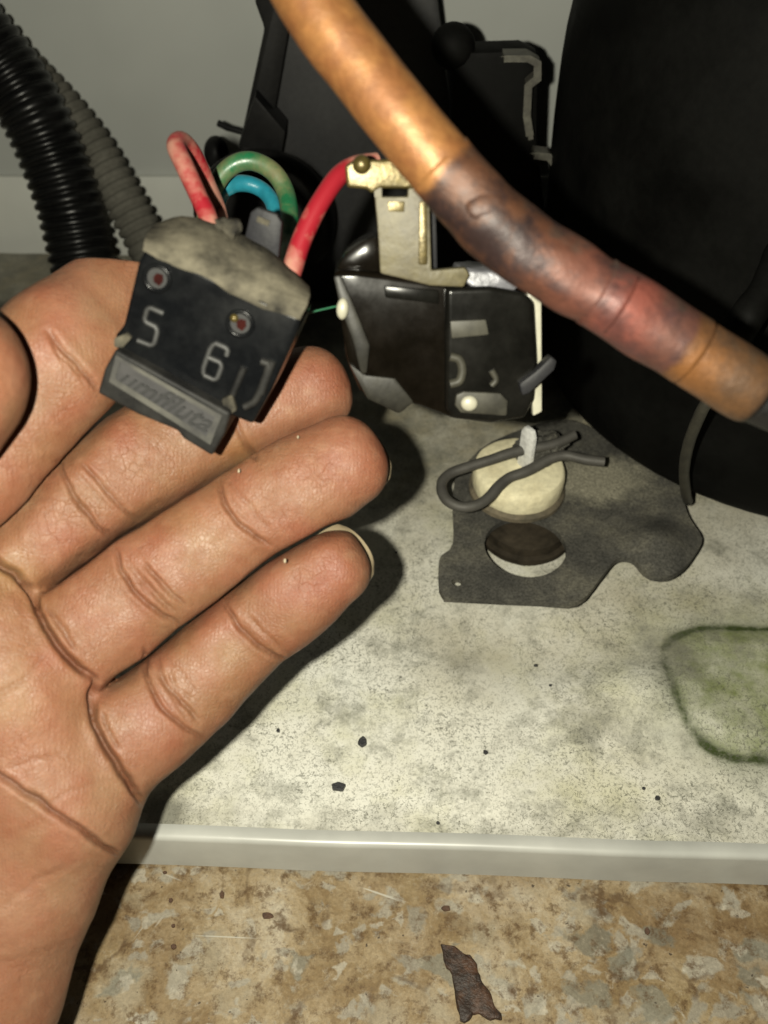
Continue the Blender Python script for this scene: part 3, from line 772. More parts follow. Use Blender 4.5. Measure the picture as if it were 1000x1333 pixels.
    f4 = slit(f4, fing['ring'], 3.4, 1.1); f4 = slit(f4, fing['middle'], 3.4, 1.1); f4 = slit(f4, fing['index'], 3.4, 1.1)
    base = smin(P, f4, 3.0)
    base = slit(base, fing['thumb'], 1.0, .6)
    # cut cleanly beyond the frame at the wrist
    Fd = base
    for ax in range(3):
        for q in (slice(0, 2), slice(-2, None)):
            ix = [slice(None)] * 3; ix[ax] = q; Fd[tuple(ix)] = np.maximum(Fd[tuple(ix)], .3)
    # --- surface nets
    s_ = Fd < 0
    nxm, nym, nzm = (n - 1)
    acc = np.zeros((nxm, nym, nzm, 3), 'f4'); cnt = np.zeros((nxm, nym, nzm), 'f4')
    corners = [(i, j, k) for i in (0, 1) for j in (0, 1) for k in (0, 1)]
    def sub(Ar, c_): return Ar[c_[0]:c_[0] + nxm, c_[1]:c_[1] + nym, c_[2]:c_[2] + nzm]
    for c0 in corners:
        for ax in range(3):
            if c0[ax]: continue
            c1 = list(c0); c1[ax] = 1
            A0, B0 = sub(Fd, c0), sub(Fd, c1); msk = (sub(s_, c0) != sub(s_, c1))
            t = np.where(msk, A0 / np.where(msk, A0 - B0, 1), 0)
            for q in range(3):
                acc[..., q] += np.where(msk, c0[q] + (t if q == ax else 0), 0)
            cnt += msk
    act = cnt > 0
    vid = -np.ones(act.shape, int); vid[act] = np.arange(act.sum())
    ijk = np.argwhere(act)
    V = (ijk + acc[act] / cnt[act][:, None]) * H + lo
    faces = []
    for ax in range(3):
        o1, o2 = [(1, 2), (2, 0), (0, 1)][ax]
        a = [slice(1, m - 1) for m in n]; a[ax] = slice(0, n[ax] - 1)
        b = list(a); b[ax] = slice(1, n[ax])
        sa, sb = s_[tuple(a)], s_[tuple(b)]
        e = np.argwhere(sa != sb)
        flip = sa[tuple(e.T)]
        e = e + np.array([1 if k != ax else 0 for k in range(3)])
        def cell(d1, d2):
            q = e.copy(); q[:, o1] += d1; q[:, o2] += d2; return vid[tuple(q.T)]
        quad = np.stack([cell(-1, -1), cell(0, -1), cell(0, 0), cell(-1, 0)], -1)
        quad[~flip] = quad[~flip][:, ::-1]; faces.append(quad)
    Fq = np.concatenate(faces)
    # light Laplacian smoothing
    E = np.concatenate([Fq[:, [0, 1]], Fq[:, [1, 2]], Fq[:, [2, 3]], Fq[:, [3, 0]]])
    nv = len(V)
    for it in range(21):
        S = np.zeros_like(V); C_ = np.zeros(nv)
        for p, q in ((0, 1), (1, 0)):
            for k in range(3): S[:, k] += np.bincount(E[:, p], V[E[:, q], k], nv)
            C_ += np.bincount(E[:, p], minlength=nv)
        Lp = (S / np.maximum(C_, 1)[:, None] - V) * (C_ > 0)[:, None]
        if it >= 3: Lp *= np.clip((np.linalg.norm(Lp, axis=1) - .05) / .08, 0, 1)[:, None]      # only the sharp spots
        V += .5 * Lp
    me = bpy.data.meshes.new('hand'); me.from_pydata(V.tolist(), [], Fq.tolist()); me.update()
    tmp = bpy.data.objects.new('hand_build', me); COL.objects.link(tmp)
    md = tmp.modifiers.new('s', 'SUBSURF'); md.levels = 1
    dg = bpy.context.evaluated_depsgraph_get(); me2 = bpy.data.meshes.new_from_object(tmp.evaluated_get(dg))
    bpy.data.objects.remove(tmp); bpy.data.meshes.remove(me)
    nv = len(me2.vertices)
    V = np.empty(nv * 3, 'f'); me2.vertices.foreach_get('co', V); V = V.reshape(-1, 3).astype(float)
    Nn = np.empty(nv * 3, 'f'); me2.vertices.foreach_get('normal', Nn); Nn = Nn.reshape(-1, 3).astype(float)
    U = np.stack([500 + FPX * V[:, 0] / -V[:, 2], 666.5 - FPX * V[:, 1] / -V[:, 2]], -1)
    view = -V / np.linalg.norm(V, axis=1)[:, None]
    facing = np.clip((np.sum(Nn * view, 1) - .05) / .3, 0, 1)
    jit = np.zeros((nv, 2)); js_ = np.nonzero(facing > 0)[0]
    for k in js_:
        x, y = U[k] * .045; jit[k, 0] = mnoise.noise(Vector((x, y, 5.0))); jit[k, 1] = mnoise.noise(Vector((x, y, 9.0)))
    U = U + jit * 2.6
    def pdist(poly):
        poly = catmull([(u, v, 0) for u, v in poly], 4)[:, :2]; best = np.full(nv, 1e9); par = np.zeros(nv)
        m_ = len(poly) - 1; mn, mx = poly.min(0) - 26, poly.max(0) + 26
        sel = np.nonzero((facing > 0) & (U[:, 0] > mn[0]) & (U[:, 0] < mx[0]) & (U[:, 1] > mn[1]) & (U[:, 1] < mx[1]))[0]
        Us = U[sel]; bs = np.full(len(sel), 1e9); ps = np.zeros(len(sel))
        for i in range(m_):
            a, b = poly[i], poly[i + 1]; d = b - a
            t = np.clip(((Us - a) @ d) / (d @ d), 0, 1); q = np.linalg.norm(Us - a - t[:, None] * d, axis=1)
            c_ = q < bs; bs = np.where(c_, q, bs); ps = np.where(c_, (i + t) / m_, ps)
        best[sel] = bs; par[sel] = ps
        return best, par
    disp = np.zeros(nv); crease = np.zeros(nv)
    # (points, depth mm, half width px, shoulder mm)
    lines = [
        ([(124, 884), (120, 912), (127, 948), (145, 985), (166, 1016), (190, 1050)], 1.8, 4.4, .14),
        ([(132, 925), (141, 950), (155, 975)], .35, 3, .1),
        ([(42, 768), (52, 800), (68, 830), (92, 860), (124, 886)], 1.8, 4.4, .14),
        ([(56, 788), (80, 815), (98, 848)], .35, 3, .1),
        ([(-30, 712), (5, 738), (32, 758), (48, 778)], 1.8, 4.4, .14),
        ([(-20, 998), (30, 1030), (80, 1064), (122, 1092), (165, 1120)], 1.0, 3.8, .10),
        ([(188, 845), (191, 880), (208, 916), (234, 942), (268, 964)], .62, 2.8, .12),
        ([(205, 858), (213, 885), (234, 911), (262, 936)], .42, 2.6, .10),
        ([(293, 786), (312, 817), (338, 843), (376, 864)], .68, 2.8, .12),
        ([(150, 712), (161, 750), (192, 786), (236, 815)], .62, 2.8, .12),
        ([(186, 732), (208, 755), (242, 790)], .42, 2.6, .10),
        ([(176, 742), (198, 770), (226, 796)], .22, 2.4, .06),
        ([(284, 626), (294, 658), (317, 687), (352, 710)], .68, 2.8, .12),
        ([(74, 602), (94, 640), (120, 677), (143, 700)], .62, 2.8, .12),
        ([(106, 602), (135, 635), (180, 682)], .42, 2.6, .10),
        ([(60, 430), (85, 458), (105, 480), (130, 508)], .5, 4, .12),
        ([(305, 545), (318, 575), (335, 600)], .4, 3.5, .1),
        ([(-10, 905), (30, 885), (60, 850)], .14, 4, .05),
        ([(10, 1000), (60, 985), (100, 985)], .08, 3, .03),
        ([(60, 1050), (90, 1030), (130, 1020)], .08, 3, .03),
        ([(0, 1190), (40, 1150), (90, 1128)], .10, 4, .03),
    ]
    lr = random.Random(3)
    for poly, dep, wid, sh in list(lines[6:16]):
        for _ in range(4):
            ox, oy = lr.uniform(-13, 13), lr.uniform(-11, 11); k0 = lr.uniform(0, .35); k1 = lr.uniform(.6, 1)
            pa = np.array(poly, float); c0 = pa[0] + (pa[-1] - pa[0]) * k0; c1 = pa[0] + (pa[-1] - pa[0]) * k1
            md = (c0 + c1) / 2 + np.array([lr.uniform(-9, 4), lr.uniform(-3, 8)])
            lines.append(([tuple(c0 + (ox, oy)), tuple(md + (ox, oy)), tuple(c1 + (ox, oy))], .11, 2.2, .02))
    for poly, dep, wid, sh in lines:
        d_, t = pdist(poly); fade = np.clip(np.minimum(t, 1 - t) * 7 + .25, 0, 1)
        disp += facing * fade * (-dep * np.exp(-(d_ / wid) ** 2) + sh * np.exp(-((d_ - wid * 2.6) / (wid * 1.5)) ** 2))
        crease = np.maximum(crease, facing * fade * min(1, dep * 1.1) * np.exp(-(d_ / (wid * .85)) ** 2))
    low = np.array([mnoise.noise(Vector((x * .16, y * .16, z * .16))) for x, y, z in V])
    mid = np.array([mnoise.noise(Vector((x * .5, y * .5, z * .5))) for x, y, z in V])
    disp += .22 * low + .05 * mid
    V += Nn * disp[:, None]
    # skin tone: warm tan, redder finger pads, yellower folds
    base = np.array([.142, .070, .036]); redd = np.array([.162, .064, .037]); yel = np.array([.168, .094, .041]); pal = np.array([.200, .110, .066])
    col = np.tile(base, (nv, 1))
    def lerp(c_, wgt): return col * (1 - wgt[:, None]) + c_ * wgt[:, None]
    tips = np.zeros(nv)
    for u, v in ((424, 741), (441, 606), (398, 512)):
        tips = np.maximum(tips, np.exp(-((U[:, 0] - u) ** 2 + (U[:, 1] - v) ** 2) / 75 ** 2))
    col = lerp(redd, .75 * tips)
    for u, v, r_, wgt, c_ in ((20, 745, 45, .8, yel), (90, 700, 50, .45, redd), (150, 820, 55, .5, redd), (215, 985, 50, .35, redd), (60, 950, 60, .6, pal), (100, 1050, 50, .45, pal), (30, 1180, 70, .35, pal),
                              (40, 900, 60, .5, yel), (310, 590, 22, .8, yel), (265, 690, 45, .5, yel), (280, 850, 45, .4, yel), (60, 1290, 70, .5, redd), (100, 380, 70, .4, pal)):
        col = lerp(c_, wgt * np.exp(-((U[:, 0] - u) ** 2 + (U[:, 1] - v) ** 2) / r_ ** 2))
    col = lerp(redd, np.clip(.18 + .9 * low, 0, .65))
    col = lerp(pal, np.clip(.6 * mid - .1, 0, .35) + .30 * np.clip((U[:, 1] - 930) / 250, 0, 1) * np.clip((230 - U[:, 0]) / 100, 0, 1))
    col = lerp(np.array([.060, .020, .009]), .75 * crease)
    W = CAM + (V[:, :1] * RIGHT + V[:, 1:2] * UP + V[:, 2:] * -FWD) * .001
    me2.vertices.foreach_set('co', W.astype('f').reshape(-1))
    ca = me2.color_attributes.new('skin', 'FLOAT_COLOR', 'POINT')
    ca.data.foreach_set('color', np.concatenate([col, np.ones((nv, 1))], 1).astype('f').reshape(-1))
    me2.name = 'hand'; me2.update()
    return me2, spec
hand_me, FING = build_hand()
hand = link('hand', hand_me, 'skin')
tag(hand, 'bare open left hand, palm up, holding up the numbered connector block', 'hand')
def nail(js, yaw):
    a = at(js[-2][0], js[-2][1], js[-2][2] * .001); b = at(js[-1][0], js[-1][1], js[-1][2] * .001); r_ = js[-1][3] * .001
    ax = (b - a) / np.linalg.norm(b - a)
    away = FWD + UP * yaw[1] + RIGHT * yaw[0]; away = away - ax * np.dot(away, ax); away /= np.linalg.norm(away); sd = np.cross(ax, away)
    bm = bmesh.new(); rows = []
    L0, L1 = -.35, 1.05
    for i in range(13):
        s_ = L0 + (L1 - L0) * i / 12; row = []
        for k in range(17):
            th = math.radians(-62 + 124 * k / 16)
            lim = 1 - .16 * max(0, s_ - .8) / .3 * (abs(th) / 1.08) ** 2
            rad = r_ * (1.0 - .22 * (max(0, s_ - .3) / .7) ** 2) * .985
            p = b + ax * r_ * s_ * lim + (away * math.cos(th) * .96 + sd * math.sin(th) * .98) * rad
            row.append(p)
        rows.append(row)
    def shell(off):
        return [[bm.verts.new((p + off * away).tolist()) for p in row] for row in rows]
    A1, B1 = shell(0), shell(-.0006)
    nI, nK = len(A1), len(A1[0])
    for i in range(nI - 1):
        for k in range(nK - 1):
            bm.faces.new((A1[i][k], A1[i][k + 1], A1[i + 1][k + 1], A1[i + 1][k])); bm.faces.new((B1[i][k], B1[i + 1][k], B1[i + 1][k + 1], B1[i][k + 1]))
    for i in range(nI - 1):
        for k in (0, nK - 1): bm.faces.new((A1[i][k], A1[i + 1][k], B1[i + 1][k], B1[i][k]))
    for k in range(nK - 1):
        for i in (0, nI - 1): bm.faces.new((A1[i][k], B1[i][k], B1[i][k + 1], A1[i][k + 1]))
    return from_bm('nail', bm, 'nail', hand)
nail(FING['pinky'][0], (.40, .10)); nail(FING['ring'][0], (.48, .10)); nail(FING['middle'][0], (.38, .25)); nail(FING['index'][0], (.2, .2))

# ================================================================== CONNECTOR BLOCK
def cam2w(vv): return RIGHT * vv[0] + UP * vv[1] - FWD * vv[2]
e1 = np.array([.909, -.415, -.13]); e1 /= np.linalg.norm(e1)
up = np.array([.24, .86, .43]); up = up - e1 * np.dot(up, e1); up /= np.linalg.norm(up)
nn = np.cross(e1, up)
E1, EU, EN = cam2w(e1), cam2w(up), cam2w(nn)
FC = at(262, 440, .1285)
conn = empty('connector_block', at(250, 540, .138), 'small dusty black connector block marked 5 and 6 held in the hand', 'connector')
def onf(u, v, lift=0.0): return on_plane(u, v, FC + EN * lift, EN)
body = [(190, 322), (392, 413), (389, 428), (377, 456), (352, 512), (329, 553), (297, 540), (152, 458), (149, 437), (160, 425), (168, 392), (180, 340)]
bm = slab([onf(u, v) for u, v in body], -EN, .0125, .0007, 3); from_bm('body', bm, 'connector', conn)
# dusty crown on top, a rough slab slightly wider than the body
rows_px = [([(186, 326), (215, 340), (262, 360), (330, 396), (390, 417)], .0003), ([(188, 312), (225, 327), (280, 348), (340, 378), (400, 398)], -.0006),
           ([(192, 302), (235, 310), (290, 330), (350, 356), (404, 384)], -.0035), ([(201, 290), (240, 282), (292, 296), (348, 324), (404, 372)], -.0100),
           ([(205, 290), (244, 284), (296, 300), (350, 328), (402, 376)], -.0125), ([(205, 340), (244, 345), (296, 360), (350, 390), (398, 420)], -.0125)]
bm = bmesh.new(); gr_ = []
for pl, lift in rows_px:
    P3 = catmull([on_plane(u, v, FC + EN * lift, EN) for u, v in pl], 9); row = []
    for p in P3:
        q = mnoise.fractal(Vector((p * 330).tolist()), 1.0, 2.0, 4)
        q *= .5 + .5 * math.sin(math.pi * min(1, (len(row) + 1) / (len(P3) + 1)))
        row.append(bm.verts.new((p + EU * q * .0004 + EN * q * .00025).tolist()))
    gr_.append(row)
for i in range(len(gr_)):
    j = (i + 1) % len(gr_)
    for k in range(len(gr_[0]) - 1): bm.faces.new((gr_[i][k], gr_[i][k + 1], gr_[j][k + 1], gr_[j][k]))
bm.faces.new([r_[0] for r_ in gr_]); bm.faces.new([r_[-1] for r_ in gr_][::-1])
bmesh.ops.triangulate(bm, faces=[f for f in bm.faces if len(f.verts) > 4])
bmesh.ops.subdivide_edges(bm, edges=list(bm.edges), cuts=2, use_grid_fill=True)
from_bm('dusty_crown', bm, 'dust', conn, autosm=False)
# nameplate bar
npoly = [(150, 455), (300, 538), (292, 565), (276, 594), (238, 571), (231, 561), (180, 540), (127, 512), (136, 480)]
bm = slab([onf(u, v, .0022) for u, v in npoly], -EN, .0090, .0005, 3); nb = from_bm('nameplate', bm, 'connectordust', conn)
rim_o = [(151, 462), (289, 541), (274, 579), (142, 497)]; rim_i = [(157, 471), (280, 543), (269, 568), (150, 493)]
bm = bmesh.new(); Lh = .0028
ro = [bm.verts.new(onf(u, v, Lh).tolist()) for u, v in rim_o]; ri = [bm.verts.new(onf(u, v, Lh).tolist()) for u, v in rim_i]
ro2 = [bm.verts.new(onf(u, v, .0020).tolist()) for u, v in rim_o]; ri2 = [bm.verts.new(onf(u, v, .0020).tolist()) for u, v in rim_i]
for i in range(4):
    j = (i + 1) % 4
    bm.faces.new((ro[i], ro[j], ri[j], ri[i])); bm.faces.new((ro[i], ro2[i], ro2[j], ro[j])); bm.faces.new((ri[i], ri[j], ri2[j], ri2[i])); bm.faces.new((ro2[i], ri2[i], ri2[j], ro2[j]))
M['rim'] = worn('scuffed_rim', (.055, .053, .043), (.014, .0135, .013), 110, .6, bd=.0001, lo=.35, hi=.65)
from_bm('rim', bm, 'rim', nb)
bm = slab([onf(u, v, .00245) for u, v in rim_i], -EN, .0003); from_bm('plaque', bm, 'panel', nb)
# lettering and numerals as real text meshes laid on the face
def text(body_, size, origin, xd, yd, zd, mat, name, parent, depth, shear=0.0, off=0.0, spacing=1.0):
    cu = bpy.data.curves.new(name, 'FONT'); cu.body = body_; cu.size = size; cu.extrude = depth; cu.shear = shear; cu.offset = off
    cu.align_x = 'CENTER'; cu.align_y = 'CENTER'; cu.space_character = spacing
    t = bpy.data.objects.new(name, cu); COL.objects.link(t)
    dg = bpy.context.evaluated_depsgraph_get(); me = bpy.data.meshes.new_from_object(t.evaluated_get(dg)); bpy.data.objects.remove(t)
    Mx = Matrix((( xd[0], yd[0], zd[0], origin[0]), (xd[1], yd[1], zd[1], origin[1]), (xd[2], yd[2], zd[2], origin[2]), (0, 0, 0, 1)))
    me.transform(Mx); me.name = name; me.materials.clear()
    return link(name, me, mat, parent, smooth=False)
def norm(a): return a / np.linalg.norm(a)
xd = norm(onf(300, 541) - onf(151, 458)); yd = norm(np.cross(EN, xd))
text('umffluta', .0042, onf(213, 521, .00265), xd * 1.02, yd, EN, 'engrave', 'lettering', nb, .00012, shear=.45, off=.00004, spacing=1.02)
def stroke(pts, wid, name, parent, mat='numeral', lift=.0004):
    bm = bmesh.new(); Q = [onf(u, v, .0001) for u, v in pts]; P = [Q[0]]
    for a, b_, c_ in zip(Q, Q[1:], Q[2:]):                        # clipped corners
        P += [b_ + (a - b_) * .22, b_ + (a - b_) * .08 + (c_ - b_) * .08, b_ + (c_ - b_) * .22]
    P = np.array(P + [Q[-1]])
    tube_bm(P, wid, 10, bm=bm); return from_bm(name, bm, mat, parent)
stroke([(213, 408), (193, 399), (187, 418), (206, 427), (200, 451), (179, 443)], .00040, 'numeral_five', conn)
stroke([(295, 463), (297, 454), (277, 445), (262, 487), (282, 496), (290, 473), (271, 465)], .00040, 'numeral_six', conn)
# sockets with a raised ring, a flat disc coloured dark for the hole's shade, and a contact
for (u, v, dx, dy, matc) in ((205, 362, 8, 8, 'redcontact'), (313, 421, 7, 7, 'redcontact')):
    c0 = onf(u, v)
    ring = []; 
    for k in range(33):
        a = 2 * math.pi * k / 32; ring.append(c0 + E1 * math.cos(a) * .0017 + EU * math.sin(a) * .0017 + EN * .0001)
    so = from_bm('socket', tube_bm(np.array(ring), .00034, 10, cap=False), 'connector', conn)
    bm = bmesh.new()
    bo = [c0 + E1 * math.cos(a) * .0015 + EU * math.sin(a) * .0015 + EN * .00012 for a in np.linspace(0, 2 * math.pi, 20, endpoint=False)]
    from_bm('hole_disc', slab(bo, -EN, .0003), 'engrave', so)
    c0 = c0 + E1 * .0002 + EN * .0001
    f_ = [c0 + E1 * a * .0007 + EU * b_ * .0008 + EN * .0002 for a, b_ in ((-.7, .8), (.5, 1), (1, 0), (.6, -1), (-.6, -.8), (-1, 0))]
    from_bm('contact', slab(f_, -EN, .0004), matc, so)
for u, v in ((305, 414),):
    bm = bmesh.new(); bmesh.ops.create_uvsphere(bm, u_segments=12, v_segments=8, radius=.0006, matrix=Matrix.Translation(onf(u, v, .0003).tolist()))
    from_bm('solder_drop', bm, 'brass', conn)
# right latch frame, left dust nick, small pad
for pts_ in ([(318, 478), (300, 520)], [(340, 470), (352, 474), (334, 522), (318, 530)], [(355, 470), (340, 512)]):
    stroke(pts_, .00055, 'latch_rib', conn, 'connectordust')
bm = slab([onf(u, v, .0009) for u, v in ((288, 520), (302, 514), (308, 535), (294, 544))], -EN, .0012, .0003); from_bm('pad', bm, 'ivory' if False else 'dust', conn)
bm = slab([onf(u, v, .0008) for u, v in ((148, 440), (163, 433), (172, 441), (160, 452), (148, 452))], -EN, .002, .0004); rough_up(bm, .0003, 600, 1); from_bm('dust_nick', bm, 'dust', conn)
# tab standing up at the back edge
TB = FC + EU * .0078 - EN * .0100
def onb(u, v): return on_plane(u, v, TB, EN)
bm = slab([onb(u, v) for u, v in ((316, 318), (326, 276), (335, 270), (360, 279), (367, 290), (362, 345), (335, 350), (312, 335))], -EN, .0016, .0004); tb = from_bm('tab', bm, 'greyplastic', conn)
bm = slab([p + EN * .0001 for p in (onb(336, 281), onb(352, 287), onb(350, 294), onb(334, 288))], EN, .0003); from_bm('tab_window', bm, 'dust', tb)
bm = bmesh.new(); bmesh.ops.create_icosphere(bm, subdivisions=3, radius=1)
cc = on_plane(298, 296, FC - EN * .008, EN)
for v in bm.verts:
    q = 1 + .35 * mnoise.fractal(v.co * 1.7, 1, 2, 3)
    k = E1 * v.co.x * .0019 + EU * v.co.y * (.0010 + .0016 * max(0, v.co.x)) + EN * v.co.z * .0014
    v.co = Vector((cc + k * q).tolist())
from_bm('dust_tuft', bm, 'dust', conn)

# ================================================================== WIRES
def wire(name, pts, r_, mat, label):
    P = catmull([at(*p) for p in pts], 10)
    return tag(from_bm(name, tube_bm(P, r_, 18, wob=.00012), mat), label, 'wire')
wire('insulated_wire', [(268, 330, .1360), (272, 290, .1362), (258, 255, .1365), (240, 215, .1370), (229, 190, .1385), (237, 184, .1415), (252, 200, .145), (270, 240, .150), (286, 280, .154), (292, 330, .1440)], .00138, 'red', 'dusty red wire looped tightly out of the connector top beside the grey wall')
wire('insulated_wire', [(372, 385, .1350), (385, 335, .1352), (398, 300, .1355), (418, 262, .1360), (440, 230, .1370), (462, 216, .1385), (490, 212, .1400)], .00148, 'red', 'dusty red wire running from connector up to the brass terminal')
wire('insulated_wire', [(262, 320, .168), (270, 270, .166), (284, 235, .164), (305, 214, .163), (330, 210, .163), (356, 224, .163), (372, 250, .163), (377, 285, .160), (372, 330, .156), (360, 380, .1448)], .00160, 'green', 'green wire arched behind the connector, yellowed with dust')
wire('insulated_wire', [(270, 330, .172), (283, 262, .170), (300, 242, .169), (322, 239, .168), (344, 249, .168), (357, 270, .167), (355, 300, .165), (345, 350, .158), (338, 380, .1468)], .00150, 'blue', 'bright blue wire arched beneath the green wire')
wire('wire_strand', [(385, 412, .139), (410, 405, .140), (445, 397, .142)], .00016, 'strand', 'hair thin green strand stretched from connector to relay')

# ================================================================== RELAY WITH BRASS TERMINAL
r1 = norm(np.array([.99, -.07, -.06])); ru = np.array([.03, .93, .36]); ru = norm(ru - r1 * np.dot(ru, r1)); rn = np.cross(r1, ru)
R1, RU, RN = cam2w(r1), cam2w(ru), cam2w(rn)
RC = at(570, 450, .139)
relay = empty('start_relay', at(570, 545, .142), 'glossy black brown relay with brass terminal hanging behind the copper pipe', 'relay')
def onr(u, v, lift=0.0): return on_plane(u, v, RC + RN * lift, RN)
rb = [(434, 352), (468, 352), (560, 366), (640, 372), (682, 380), (696, 392), (700, 470), (696, 520), (684, 545), (640, 552), (590, 546), (540, 527), (470, 512), (452, 470), (442, 410)]
bm = slab([onr(u, v) for u, v in rb], -RN, .016, .0010, 3); from_bm('housing', bm, 'relay', relay)
# raised shoulder of the housing on the upper left
sh = [(436, 352), (448, 330), (470, 314), (492, 306), (500, 330), (500, 360), (470, 356)]
bm = slab([onr(u, v, -.002) for u, v in sh], -RN, .010, .0009, 2); from_bm('shoulder', bm, 'relay', relay)
# scuffed left end frame with a highlight painted on as a pale oval
bm = slab([onr(u, v, .0006) for u, v in ((434, 360), (444, 358), (462, 400), (482, 450), (478, 486), (470, 488), (458, 440), (444, 405))], -RN, .003, .0004); from_bm('end_frame', bm, 'relayedge', relay)
bm = bmesh.new(); bmesh.ops.create_uvsphere(bm, u_segments=16, v_segments=10, radius=1)
kc = onr(446, 402, .0010)
for v in bm.verts: v.co = Vector((kc + R1 * v.co.x * .0009 + RU * v.co.y * .0016 + RN * v.co.z * .0008).tolist())
from_bm('highlight_spot', bm, 'ivory', relay)
bm = slab([onr(u, v, .0004) for u, v in ((452, 470), (475, 488), (515, 492), (540, 524), (520, 540), (478, 520))], -RN, .012, .0006); from_bm('skirt', bm, 'relayedge', relay)
M['relayblock'] = worn('grey_black_block', (.0026, .0025, .0021), (.0060, .0057, .0047), 90, .18, spec=.12, rough2=.3, bd=.00003)
bm = slab([onr(u, v, .0015) for u, v in ((580, 374), (640, 373), (682, 381), (696, 393), (700, 470), (696, 520), (684, 545), (640, 551), (592, 546), (580, 536))], -RN, .004, .0012, 4); from_bm('block', bm, 'relayblock', relay)
bm = slab([onr(u, v, .0004) for u, v in ((500, 372), (572, 378), (572, 396), (502, 388))], -RN, .001, .0003); from_bm('ledge', bm, 'relayblock', relay)
# slots, numbers and hole on the right part
bm = slab([onr(u, v, .0019) for u, v in ((586, 418), (633, 416), (637, 436), (588, 441))], -RN, .0008, .0003); from_bm('marking_bar', bm, 'mark', relay)
def rstroke(pts_, wid, name, mat):
    from_bm(name, tube_bm(catmull([onr(u, v, .0015) for u, v in pts_], 4), wid, 10), mat, relay)
rstroke([(586, 464), (598, 468), (602, 482), (598, 496), (586, 500)], .00070, 'numeral', 'mark')
rstroke([(640, 482), (646, 494), (640, 502)], .00050, 'numeral', 'mark')
bm = slab([onr(u, v, .0020) for u, v in ((594, 514), (604, 510), (652, 512), (662, 522), (660, 542), (600, 538), (592, 528))], -RN, .001, .0004); ls = from_bm('lower_slot', bm, 'mark', relay)
bm = bmesh.new(); bmesh.ops.create_uvsphere(bm, u_segments=16, v_segments=10, radius=1)
kc = onr(611, 525, .0022)
for v in bm.verts: v.co = Vector((kc + R1 * v.co.x * .0013 + RU * v.co.y * .0012 + RN * v.co.z * .0007).tolist())
from_bm('pale_spot', bm, 'ivory', ls)  # small pale oval on the lower slot
# tinned plate on the top edge
bm = slab([onr(u, v, .0004) for u, v in ((596, 362), (600, 350), (640, 352), (672, 356), (690, 378), (676, 376), (664, 384), (634, 386), (616, 372))], -RN, .011, .0004); rough_up(bm, .0005, 400, 1); from_bm('tinned_plate', bm, 'solder', relay)
# white strip and grey peg on the right end
bm = slab([onr(u, v, -.0006) for u, v in ((686, 368), (705, 372), (706, 536), (694, 542))], -RN, .0016, .0003); from_bm('side_strip', bm, 'ivory', relay)
bm = slab([onr(u, v, .0030) for u, v in ((676, 500), (700, 482), (718, 464), (726, 470), (722, 482), (690, 512), (680, 516))], -RN, .003, .0005); from_bm('peg', bm, 'greyplastic', relay)
# brass terminal
bt = [(449, 216), (460, 208), (540, 207), (557, 224), (560, 250), (562, 345), (584, 352), (604, 340), (612, 352), (604, 372), (560, 370), (496, 352), (492, 300), (488, 262), (478, 246), (452, 244)]
# split around the rectangular window: build outline loops with a hole by two slabs
left = [(449, 216), (460, 208), (497, 207), (497, 352), (492, 300), (488, 262), (478, 246), (452, 244)]
TL = .0022
brs = empty
bm = slab([onr(u, v, TL) for u, v in [(449, 216), (460, 208), (540, 207), (557, 224), (559, 246), (496, 245), (484, 252), (478, 246), (452, 244)]], -RN, .0024, .0005, 3); bt_ = from_bm('brass_terminal', bm, 'brass', relay)
bm = slab([onr(u, v, TL - .0001) for u, v in [(488, 256), (531, 256), (531, 244.5), (559, 244.5), (562, 352), (606, 348), (612, 358), (604, 374), (560, 372), (495, 356), (492, 300)]], -RN, .0020, .0004, 2); from_bm('terminal_leg', bm, 'brassdust', bt_)
bm = slab([onr(u, v, TL - .0001) for u, v in [(487, 244.5), (497, 244.5), (497, 257), (488, 257)]], -RN, .0018, 0); from_bm('terminal_bridge', bm, 'brassdust', bt_)
bm = slab([onr(u, v, TL + .0004) for u, v in [(546, 262), (556, 262), (557, 345), (545, 345)]], -RN, .0012, .0003); from_bm('terminal_flange', bm, 'brass', bt_)
bm = slab([onr(u, v, TL - .004) for u, v in [(556, 262), (568, 268), (570, 350), (556, 350)]], -RN, .004, .0004); from_bm('terminal_flange', bm, 'greyplastic', bt_)
bm = slab([onr(u, v, TL + .0003) for u, v in [(505, 262), (527, 262), (526, 276), (506, 275)]], -RN, .0004, .0001); from_bm('dimple', bm, 'brass', bt_)
bm = bmesh.new(); bmesh.ops.create_uvsphere(bm, u_segments=14, v_segments=8, radius=.0013, matrix=Matrix.Translation(onr(471, 214, TL + .0002).tolist())); from_bm('crimp', bm, 'brass', bt_)

# ================================================================== LOOSE BITS
def chip(u, v, z, size, h_, label, mat='chip', group=None, name='dark_chip', asp=1.0, cat='chip'):
    p = on_z(u, v, z); k = random.randint(5, 7); a0 = random.random() * 6
    pts_ = []
    for i in range(k):
        a = a0 + 2 * math.pi * i / k; r_ = size * random.uniform(.7, 1.15)
        pts_.append(p + np.array([math.cos(a) * r_ * asp, math.sin(a) * r_ / asp, h_]))
    bm = prism_bm(pts_, [q - np.array([0, 0, h_]) for q in pts_], size * .12, 1)
    tag(from_bm(name, bm, mat, smooth=False), label, cat, group)
chip(472, 967, .0008, .0013, .0010, 'small angular black chip on the tray beside the little finger')
chip(440, 1025, .0008, .0016, .0011, 'larger ragged black chip on the tray near its front lip', asp=1.25)
G = 'tiny specks scattered on the tray'
A1_ = 'tiny dark speck on the tray in front of the mounting foot'; A2_ = 'tiny dark speck on the tray between green pad and front lip'
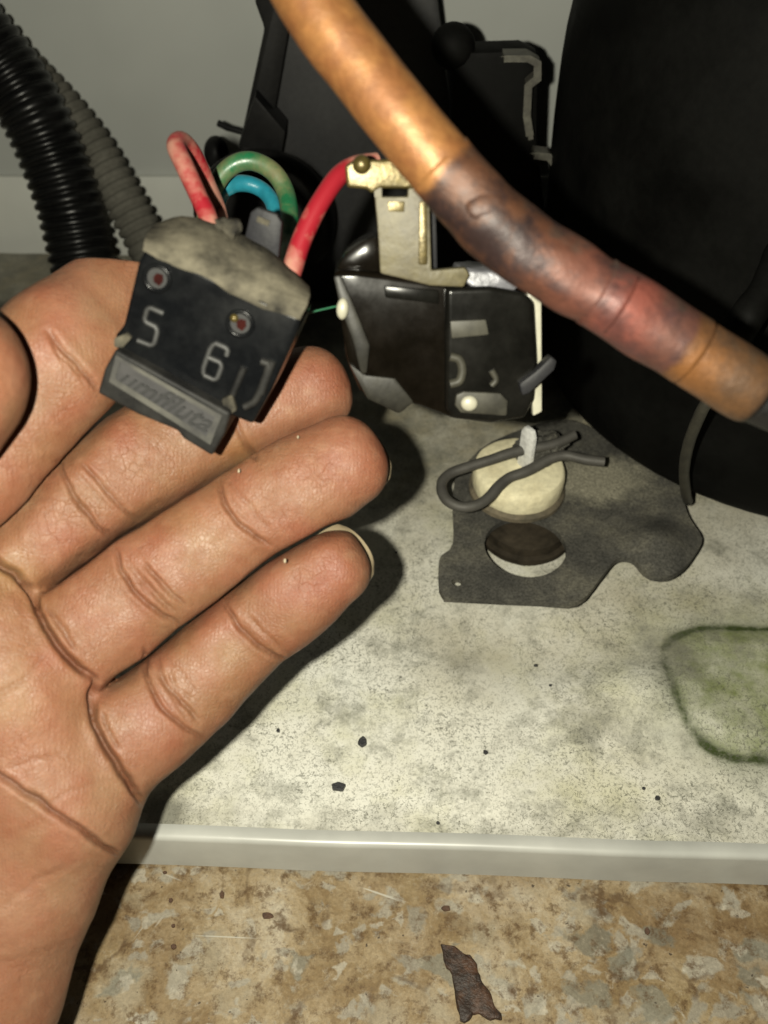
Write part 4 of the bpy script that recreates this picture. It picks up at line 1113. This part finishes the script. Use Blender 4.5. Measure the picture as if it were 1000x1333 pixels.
for u, v, s_, lb, g_ in ((697, 867, .0005, A1_, G), (716, 893, .0004, A1_, G), (856, 1040, .0007, A2_, G), (838, 1027, .0004, A2_, G),
                         (632, 980, .0006, 'tiny dark speck at the middle of the open cream tray', G), (362, 952, .0005, 'tiny dark speck beside the shadow of the little finger', None),
                         (570, 1072, .0004, 'tiny dark speck lying right against the rolled front lip', None), (516, 720, .0004, 'tiny dark speck at the edge of the fingertip shadow', None)):
    chip(u, v, .0010, s_, .0005, lb, group=g_, name='speck', cat='speck')
G2 = 'small brown grit on the stone floor'
M['grit'] = worn('brown_grit', (.045, .022, .012), (.10, .05, .025), 700, .7, bd=.0004)
B1_ = 'small grain of dark brown grit on the stone floor near the wrist shadow'
for u, v, s_, lb, g_, asp in ((348, 1193, .0011, 'elongated brown grit grain on the open stone floor', None, 1.35), (289, 1166, .0008, B1_, G2, .85), (223, 1173, .0005, B1_, G2, 1), (226, 1233, .0007, B1_, G2, 1.1),
                         (215, 1137, .0005, B1_, G2, 1.2), (226, 1206, .0004, B1_, G2, 1), (842, 1213, .0008, 'lone dark grit grain on the floor well apart from the rusty shard', None, .9),
                         (580, 1183, .0009, 'brown grit grain between the tray lip and the rusty shard', None, 1.2)):
    chip(u, v, FLZ, s_, .0006, lb, mat='grit', group=g_, name='grit', cat='grit', asp=asp)
# flat rusty shard on the floor
M['shard'] = worn('rusty_shard', (.020, .011, .007), (.085, .038, .018), 330, .55, bd=.0007, lo=.45, hi=.75)
shp = [(574, 1229), (592, 1231), (604, 1240), (612, 1243), (619, 1256), (623, 1270), (631, 1284), (642, 1302), (653, 1319), (654, 1327), (640, 1326), (624, 1320), (615, 1318), (606, 1330), (598, 1328), (597, 1312), (592, 1290), (589, 1268), (582, 1260)]
top = [on_z(u, v, FLZ + .0012) for u, v in shp]
bm = prism_bm(top, [p - np.array([0, 0, .0011]) for p in top], .0002, 1)
rough_up(bm, .0005, 500, 2)
tag(from_bm('rusty_shard', bm, 'shard'), 'flat dark rusty metal shard lying on the stone floor', 'shard')
# pale lint flecks on the fingers
for u, v, d, s_ in ((371, 730, .1430, .0006), (311, 613, .1420, .0005), (388, 569, .1430, .0004), (374, 704, .1460, .0004)):
    p = at(u, v, d); bm = bmesh.new(); bmesh.ops.create_icosphere(bm, subdivisions=1, radius=1)
    for v_ in bm.verts: v_.co = Vector((p + RIGHT * v_.co.x * s_ * .4 + UP * v_.co.y * s_ * .7 + FWD * v_.co.z * s_ * .4).tolist())
    tag(from_bm('lint_fleck', bm, 'lint'), 'tiny pale fleck of lint stuck to a fingertip', 'lint', 'lint flecks on the fingers')
